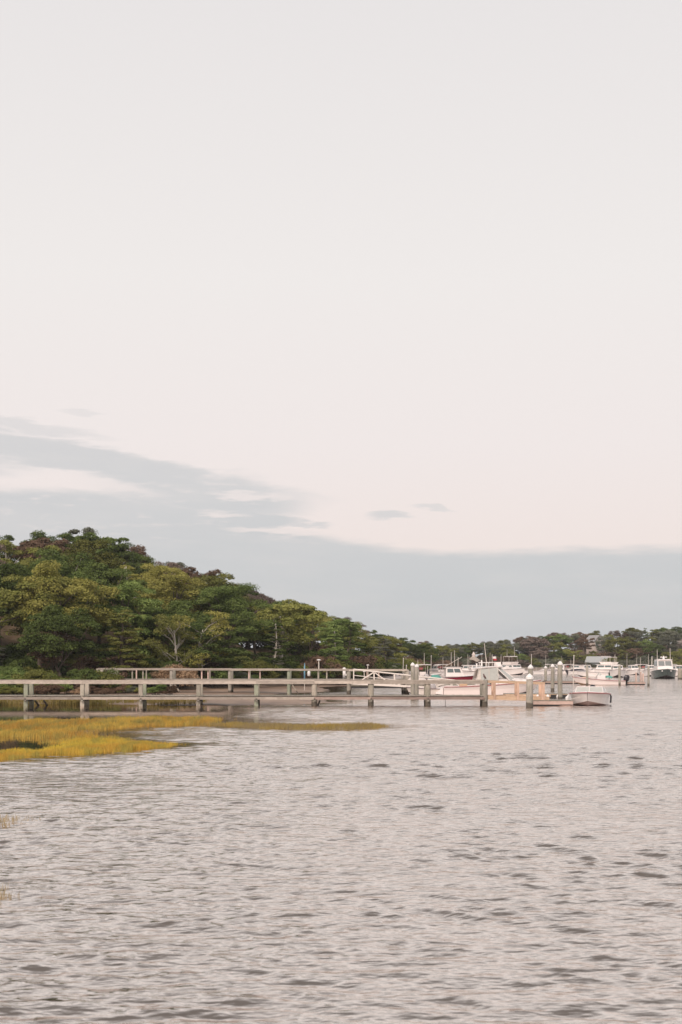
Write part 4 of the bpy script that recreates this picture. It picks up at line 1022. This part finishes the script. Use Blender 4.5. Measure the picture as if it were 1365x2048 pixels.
# --- white skiff, bow to the left, black outboard
t, st, Y = boat('long white skiff with black outboard, bow pointing left, at the dark float', 1197, 1370, 5.9, 2.2, 0.95, 0.5, 178, 'gel_pink', 'tan_panel', 'rub', 0.72, rake=0.9)
outboard(t, -2.95, 0, 0.1, 'motor_d', 0.05, 1.15)
MB().box((-0.3, 0, 0.72), (0.9, 0.9, 0.7)).build('console', M['gel'], t)
windscreen(t, 0.15, 1.05, 0.9, 0.3, 0.15, side=0.4)
MB().loft([[(x, -0.45, z), (x, 0.45, z), (x, 0.3, z+0.22), (x, -0.3, z+0.22)] for x, z in ((-1.55, 0.75), (-1.2, 0.85), (-0.9, 0.82))], True, True).build('seat_cover', M['teal'], t)
MB().box((1.6, 0.0, 0.84), (0.5, 0.7, 0.12)).build('bow_cushion', M['tan_panel'], t)
# --- cruiser, dark hull, bow on
t, st, Y = boat('bow-on cruiser with dark green-grey hull, white cabin and two tall antennas', 1329, 1357, 9.5, 3.9, 1.62, 1.1, -98, 'green_hull', 'bottomd', 'cap', 0.42, rake=1.4, full=3.6)
cabin(t, st, -2.2, 2.1, 1.25, 3.08, 3.1, 'glass_mid', fr=1.3)
MB().tube([(-0.6,-0.55,3.52),(-0.6,0.55,3.52)], 0.07, 8).build('radar', M['cap'], t)
MB().tube([(-0.6,0,3.1),(-0.6,0,3.5),(-0.6,0,3.75)], [0.22,0.13,0.04], 8).build('radar_mast', M['cap'], t)
antenna(t, (-0.4,-1.05,3.05), (-0.6,-1.05,4.8), 0.045); antenna(t, (-0.4,1.05,3.05), (-0.6,1.05,5.0), 0.045)
mb = MB(); rr = [s for s in st if s['t'] >= 0.55]
for sg in (1, -1): mb.tube([(s['x'], sg*s['b']*0.93, s['zs']+0.5) for s in rr], 0.025, 5)
mb.build('bow_rail', M['steel'], t)
for y in (-0.8, 0.75): MB().box((4.0, y*0.9, 1.25), (0.25, 0.2, 0.14)).build('fairlead', M['cap'], t)

# --- smaller boats farther off
def small_boat(label, px, wl, L, B, fb, fs, yaw, hull='gel', kind='console', cover=None, mast=None, bottom='bottomd', rub='rubd', motor='motor_d', zcab=1.5):
    t, st, Y = boat(label, px, wl, L, B, fb, fs, yaw, hull, bottom, rub, 0.62)
    if kind == 'console':
        MB().loft([[(-0.5+a,b*0.4,z) for a, b in ((0,-1),(0.9-d,-1),(0.9-d,1),(0,1))] for z, d in ((0.2,0),(0.95,0.1),(1.25,0.3))], True, True).build('console', M['gel'], t)
        windscreen(t, 0.2, 1.2, 0.75, 0.3, 0.12, 'glass', 0.3)
        MB().box((-1.0, 0, 0.6), (0.45, 0.9, 0.7)).build('leaning_post', M['cap'], t)
    elif kind == 'ttop':
        MB().box((-0.1, 0, 0.75), (0.9, 0.85, 1.0)).build('console', M['gel'], t)
        mb = MB(); slab(mb, -1.3, 1.2, 1.8, 1.6, 2.25, 2.3, 0.08); mb.build('t_top', M['gel'], t)
        for x, y in ((-0.7,-.6),(0.5,-.55),(-0.7,.6),(0.5,.55)): MB().tube([(x,y,0.4),(x*1.2,y*1.1,2.2)], 0.035, 6).build('t_top_leg', M['pole'], t)
        MB().box((-0.4, 0, 1.75), (0.6, 0.8, 0.35)).build('gear_bag', M['rub'], t)
    elif kind == 'cabin': cabin(t, st, -L*0.18, L*0.2, fs+0.15, zcab+0.55, B*0.8)
    elif kind == 'fly':
        cabin(t, st, -L*0.25, L*0.22, fs+0.2, 2.2, B*0.85)
        MB().loft([[(x0_, -w, z), (x1_, -w*0.8, z), (x1_, w*0.8, z), (x0_, w, z)] for x0_, x1_, w, z in ((-L*0.2, L*0.07, B*0.36, 2.28), (-L*0.2, L*0.12, B*0.38, 2.85))], True, True).build('flying_bridge', M['gel'], t)
        mb = MB(); slab(mb, -L*0.2, L*0.08, B*0.75, B*0.65, 4.0, 4.05, 0.07); mb.build('bimini_top', M['gel'], t)
        for x in (-L*0.17, L*0.04):
            for y in (-1, 1): MB().tube([(x, y*B*0.33, 2.8), (x, y*B*0.33, 4.0)], 0.03, 6).build('bimini_leg', M['pole'], t)
    if cover:
        MB().loft([[(x, -w, z), (x, -w*0.5, z+hh), (x, w*0.5, z+hh), (x, w, z)] for x, w, z, hh in ((-L*0.42, B*0.3, fs, 0.1), (-L*0.2, B*0.42, fs+.05, 0.4), (L*0.1, B*0.4, fs+.1, 0.35), (L*0.25, B*0.2, fs+.15, 0.1))], False, True).build('canvas_cover', M[cover], t)
    if motor: outboard(t, -L/2, 0, 0.15, motor, 0.15, 1.1)
    if mast:
        for mx_, my_, mz0, mz1 in mast: antenna(t, (mx_, my_, mz0), (mx_, my_, mz1), 0.04)
    return t, st, Y
t, st, Y = small_boat('deep red hulled boat with white cabin seen behind the truss gangway', 908, 1365, 6.4, 2.4, 0.95, 0.62, 4, 'red_hull', 'cabin', mast=[(0.2, 0.5, 2.1, 4.2), (-0.4, -0.5, 2.1, 3.9)], motor='motor', zcab=1.35)
MB().tube([(-1.2, -0.9, 2.1), (0.9, -1.2, 3.3)], 0.03, 6).build('outrigger_pole', M['pole'], t)
small_boat('white boat with raised top left of the red hulled boat', 846, 1361, 5.8, 2.3, 0.95, 0.6, 12, 'gel', 'ttop', mast=[(0.4, 0.6, 2.3, 4.0), (-0.9, -0.6, 2.2, 3.0)])
small_boat('beige open dinghy half hidden behind a pier pile, left of the outboards', 847, 1390, 2.6, 1.4, 0.62, 0.5, 175, 'vinyl', 'open', motor=None)
small_boat('low boat under green canvas cover between red boat and dinghy', 872, 1369, 3.6, 1.7, 0.85, 0.65, 80, 'gel', 'open', cover='teal', motor=None)
small_boat('white flying-bridge boat far behind the hardtop boat', 1025, 1350, 9.0, 3.4, 1.5, 1.1, -60, 'gel', 'fly', mast=[(-0.5,1.0,4.0,6.2), (-0.5,-1.0,4.0,5.6)], motor=None)
small_boat('small white cabin boat just right of the red hulled boat', 935, 1350, 7.0, 2.6, 1.1, 0.8, 185, 'gel', 'cabin', mast=[(0,.6,2.0,4.6),(-.5,-.6,2.0,4.0)], motor=None)
FAR = [('white sport boat lying left of the thin capped pile', 1090, 1349, 6.2, 2.4, 1.2, 0.8, 15, 'gel', 'console', None),
       ('white centre console boat right of the thin capped pile', 1102, 1348.5, 5.5, 2.3, 1.2, 0.8, 200, 'gel', 'ttop', None),
       ('white boat showing between the two tallest capped piles', 1122, 1348, 6.5, 2.5, 1.2, 0.8, 150, 'gel', 'cabin', None),
       ('pale boat under dark canvas beside the far timber bulkhead', 1158, 1349, 5.5, 2.3, 1.0, 0.8, 20, 'gel', 'open', 'navy'),
       ('white boat with dark outboard raised above the skiff bow', 1185, 1354, 6.0, 2.4, 1.15, 0.8, 165, 'gel', 'console', None),
       ('white cabin boat behind the stern half of the white skiff', 1236, 1355, 7.0, 2.8, 1.5, 1.1, -100, 'gel', 'cabin', None),
       ('white boat with bridge deck below the grey-roofed house', 1208, 1350, 8.0, 3.0, 1.4, 1.0, 170, 'gel', 'fly', None),
       ('white open boat right of the bare pile by the float with pale posts', 1283, 1350, 6.0, 2.4, 1.1, 0.8, 190, 'gel', 'ttop', None),
       ('small pale boat left of the float with pale posts, far off', 1258, 1349, 6.0, 2.4, 1.1, 0.8, 20, 'gel', 'console', None),
       ('white boat with red markings left of the dark-hulled cruiser', 1303, 1353, 6.5, 2.6, 1.5, 1.1, -95, 'gel', 'cabin', None),
       ('white boat tucked right of the dark-hulled cruiser', 1356, 1353, 6.5, 2.6, 1.2, 0.9, -80, 'gel', 'cabin', 'navy'),
       ('small white skiff lying left of the stout capped pile, far shore', 1048, 1347, 4.5, 1.9, 0.9, 0.7, 10, 'gel', 'open', None),
       ('white boat behind the pair of piles at the truss gangway', 815, 1358, 5.6, 2.3, 1.0, 0.7, 170, 'gel', 'console', None),
       ('low white boat by the shore left of the truss gangway foot', 772, 1362, 5.4, 2.2, 0.9, 0.6, 5, 'gel', 'open', None),
       ('white boat with thin mast far behind the red hulled boat', 884, 1352, 6.0, 2.4, 1.1, 0.8, 30, 'gel', 'ttop', None),
       ('white boat close under the cupola house', 962, 1349, 6.5, 2.4, 1.2, 0.9, 160, 'gel', 'console', None),
       ('white boat with tall mast right behind the flying-bridge boat', 1003, 1348.5, 7.0, 2.6, 1.2, 0.9, 170, 'gel', 'cabin', None),
       ('small white boat end-on between flying-bridge boat and stout pile', 1037, 1347.5, 5.5, 2.3, 1.1, 0.9, 95, 'gel', 'console', None),
       ('white boat with top left of the tall off-white pole', 1138, 1348, 6.0, 2.4, 1.2, 0.8, 10, 'gel', 'ttop', None),
       ('white boat end-on right of the tall off-white pole', 1152, 1347, 6.0, 2.5, 1.2, 0.9, -90, 'gel', 'cabin', None),
       ('white cabin boat low behind the skiff bow', 1172, 1348, 6.8, 2.6, 1.3, 0.9, 25, 'gel', 'cabin', None),
       ('white boat with bridge deck right of the grey-roofed house', 1228, 1347.5, 8.0, 3.0, 1.4, 1.0, 10, 'gel', 'fly', None),
       ('white boat end-on just left of the bare pile by the float', 1268, 1350, 6.0, 2.5, 1.2, 0.9, -85, 'gel', 'cabin', None),
       ('white boat with thin mast between two bare piles, far off', 1272, 1347, 7.0, 2.6, 1.2, 0.9, 170, 'gel', 'console', None),
       ('pale boat with top at the far right shore beyond the cruiser', 1344, 1348, 7.0, 2.6, 1.2, 0.9, 10, 'gel', 'ttop', None),
       ('white cabin boat just right of the red hulled boat stern rails', 952, 1353, 6.0, 2.4, 1.2, 0.9, 15, 'gel', 'cabin', None),
       ('white boat beyond the green canvas, under the narrow pale house', 868, 1350, 6.0, 2.4, 1.1, 0.8, 175, 'gel', 'cabin', None),
       ('white skiff far behind the short grey post', 796, 1356, 5.0, 2.0, 0.9, 0.7, 20, 'gel', 'console', None)]
for i, (lab, px, wl, L, B, fb, fs, yaw, hm, kd, cv) in enumerate(FAR):
    mst = [(random.uniform(-.5,.6), random.choice((-.5,.5)), 1.2, random.uniform(3.0, 5.0))] if i % 3 != 1 and kd not in ('open',) else None
    small_boat(lab, px, wl, L, B, fb, fs, yaw, hm, kd, cv, mst, motor='motor_d' if kd != 'fly' else None)
# thin poles standing in the far marina
for i, (px, p0, base, r, lab) in enumerate(((1147, 1312, 1368, 0.07, 'tall off-white pole on the dark float, before the far bulkhead'), (1304, 1314, 1352, 0.11, 'tall pale pole left of the dark-hulled cruiser'), (916, 1316, 1350, 0.09, 'thin mast left of the cupola house'), (862, 1312, 1356, 0.06, 'thin pole right of the white boat with raised top'), (806, 1317, 1360, 0.07, 'thin grey pole left of the capped pair of piles'), (812, 1331, 1360, 0.09, 'short grey post left of the capped pair of piles'),
        (1063, 1309, 1347, 0.09, 'slim pole on the far shore behind the stout capped pile'), (1281, 1316, 1351, 0.05, 'slim antenna mast above the float with pale posts'))):
    Y = Y_water(base); t = thing('mast_pole', lab, 'pole', (X_of(px, Y), Y, 0)); z = Z_of(p0, Y)
    MB().tube([(0,0,-1.5),(0.1,0,z)], [r, r*0.7], 8).build('pole', M['pole'], t); MB().tube([(0.1,0,z),(0.1,0,z+0.08)], [r*1.3, r*0.4], 8).build('pole_cap', M['cap'], t)

def tree_late(q, Y, l, h):
    r = tree(q, Y, 'round', l, h, 1.0)
    r['label'] = {7.4: 'russet tree just left of the pale gabled house on the far hill', 7.6: 'grey-green tree just right of the pale gabled house on the far hill', 3.4: 'low olive tree right before the pale gabled house on the far hill'}[h]
    r['group'] = 'trees of the far shore'
# ================================================================== FAR BULKHEAD AND HOUSES
bk = thing('timber_bulkhead', 'long grey-brown timber bulkhead along the far shore behind the boats', 'bulkhead', (0, 351, 0))
x0, x1 = X_of(905, 351), X_of(1420, 351); n = 46
for k in range(n):
    a = x0+(x1-x0)*k/n; w = (x1-x0)/n
    MB().box((a+w/2, 0.0, 0.55), (w-0.06, 0.25, 1.5)).build('panel', M['stone'], bk)
    MB().box((a, -0.22, 0.6), (0.28, 0.2, 1.75)).build('pile', M['wood_grey'], bk)
MB().box(((x0+x1)/2, 0.02, 1.37), (x1-x0, 0.5, 0.12)).build('cap_rail', M['wood'], bk)
def house(label, px, Y, z, w, d, h, rh, yaw, wall, roof, chim=False, gable_front=True):
    t = thing('house', label, 'house', (X_of(px, Y), Y, z), R(yaw))
    mb = MB(); mb.add([(-w/2,-d/2,-3),(w/2,-d/2,-3),(w/2,d/2,-3),(-w/2,d/2,-3),(-w/2,-d/2,h),(w/2,-d/2,h),(w/2,d/2,h),(-w/2,d/2,h),(0,-d/2,h+rh),(0,d/2,h+rh)],
                      [(0,1,5,8,4),(2,3,7,9,6),(1,2,6,5),(3,0,4,7)]); mb.build('wall', M[wall], t)
    for sg in (-1, 1):
        a = Vector((sg*(w/2+0.35), 0, h-0.35*rh/(w/2))); b = Vector((0, 0, h+rh+0.05)); n = (b-a).cross(Vector((0,1,0))).normalized()*0.1*(1 if sg < 0 else -1)
        q = []
        for y in (-d/2-0.35, d/2+0.35):
            for v in (a, b, b+n, a+n): q.append((v.x, y, v.z))
        MB().add(q, [(0,1,2,3),(7,6,5,4),(0,4,5,1),(1,5,6,2),(2,6,7,3),(3,7,4,0)]).build('roof', M[roof], t)
    def wdw(x, zc, ww, hh, nm='window'):
        o = MB().box((x, -d/2-0.02, zc), (ww+0.2, 0.08, hh+0.2)).build(nm, M['cap'], t); MB().box((x, -d/2-0.05, zc), (ww, 0.06, hh)).build('pane', M['glass'], o)
    for x in (-w*0.28, w*0.28): wdw(x, h*0.55, 0.9, 1.3)
    wdw(0, h+rh*0.35, 0.8, 0.9)
    if chim: MB().box((w*0.2, d*0.2, h+rh*0.8), (0.7, 0.7, 2.0)).build('chimney', M['stone'], t)
for q, Y, l, h in ((1171, 376, 'russet', 7.4), (1209, 378, 'grey-green', 7.6), (1187, 377, 'olive', 3.4)): tree_late(q, Y, l, h)
house('pale gabled house high among the trees of the far hill', 1190, 384, 7.4, 3.4, 4.6, 1.9, 1.6, 25, 'siding', 'shingle')
house('grey-roofed low house behind the far boats', 1196, 362, 1.0, 5.2, 5.5, 1.9, 1.5, 68, 'siding_grey', 'roof_grey')
house('narrow pale house showing between trees left of the cupola house', 886, 372, 2.5, 3.4, 5.0, 3.2, 1.4, 0, 'siding', 'roof_tan', True)
house('pale house with tan roof on the far hill at the right edge', 1368, 388, 6.2, 5.0, 6.0, 2.2, 1.4, 15, 'siding', 'roof_tan', True)
ch_ = thing('cupola_house', 'pale eight-sided house with tan pointed roof and small cupola on the far shore', 'house', (X_of(948, 358), 358, 0.8))
def octa(r, z): return [(r*math.cos(math.pi/8+k*math.pi/4), r*math.sin(math.pi/8+k*math.pi/4), z) for k in range(8)]
MB().loft([octa(2.1,-2), octa(2.1,2.3)], True, True).build('wall', M['siding'], ch_)
rf = MB().loft([octa(2.5,2.2), octa(0.6,3.6)], True, True).build('roof', M['roof_tan'], ch_)
MB().loft([octa(0.5,3.55), octa(0.5,4.1), octa(0.6,4.15), octa(0.05,5.0)], True, True).build('cupola', M['siding'], rf)
for k in (5, 6):
    a = k*math.pi/4; MB().box((1.95*math.cos(a), 1.95*math.sin(a), 1.2), (0.1, 0.9, 1.1), rz=a).build('window', M['glass'], ch_)

# ================================================================== HAZE
hz = MB().box((60, 250, 14.0), (1100, 900, 36.0)); m = bpy.data.materials.new('haze'); m.use_nodes = True
nt = NT(m.node_tree); nt.n.clear(); vo = nt.node('ShaderNodeVolumePrincipled'); vo.inputs['Color'].default_value = (0.93, 0.93, 0.95, 1); vo.inputs['Density'].default_value = 0.0002; vo.inputs['Anisotropy'].default_value = 0.2
nt.l.new(vo.outputs[0], nt.node('ShaderNodeOutputMaterial').inputs['Volume'])
ho = hz.build('haze', m); ho['kind'] = 'stuff'
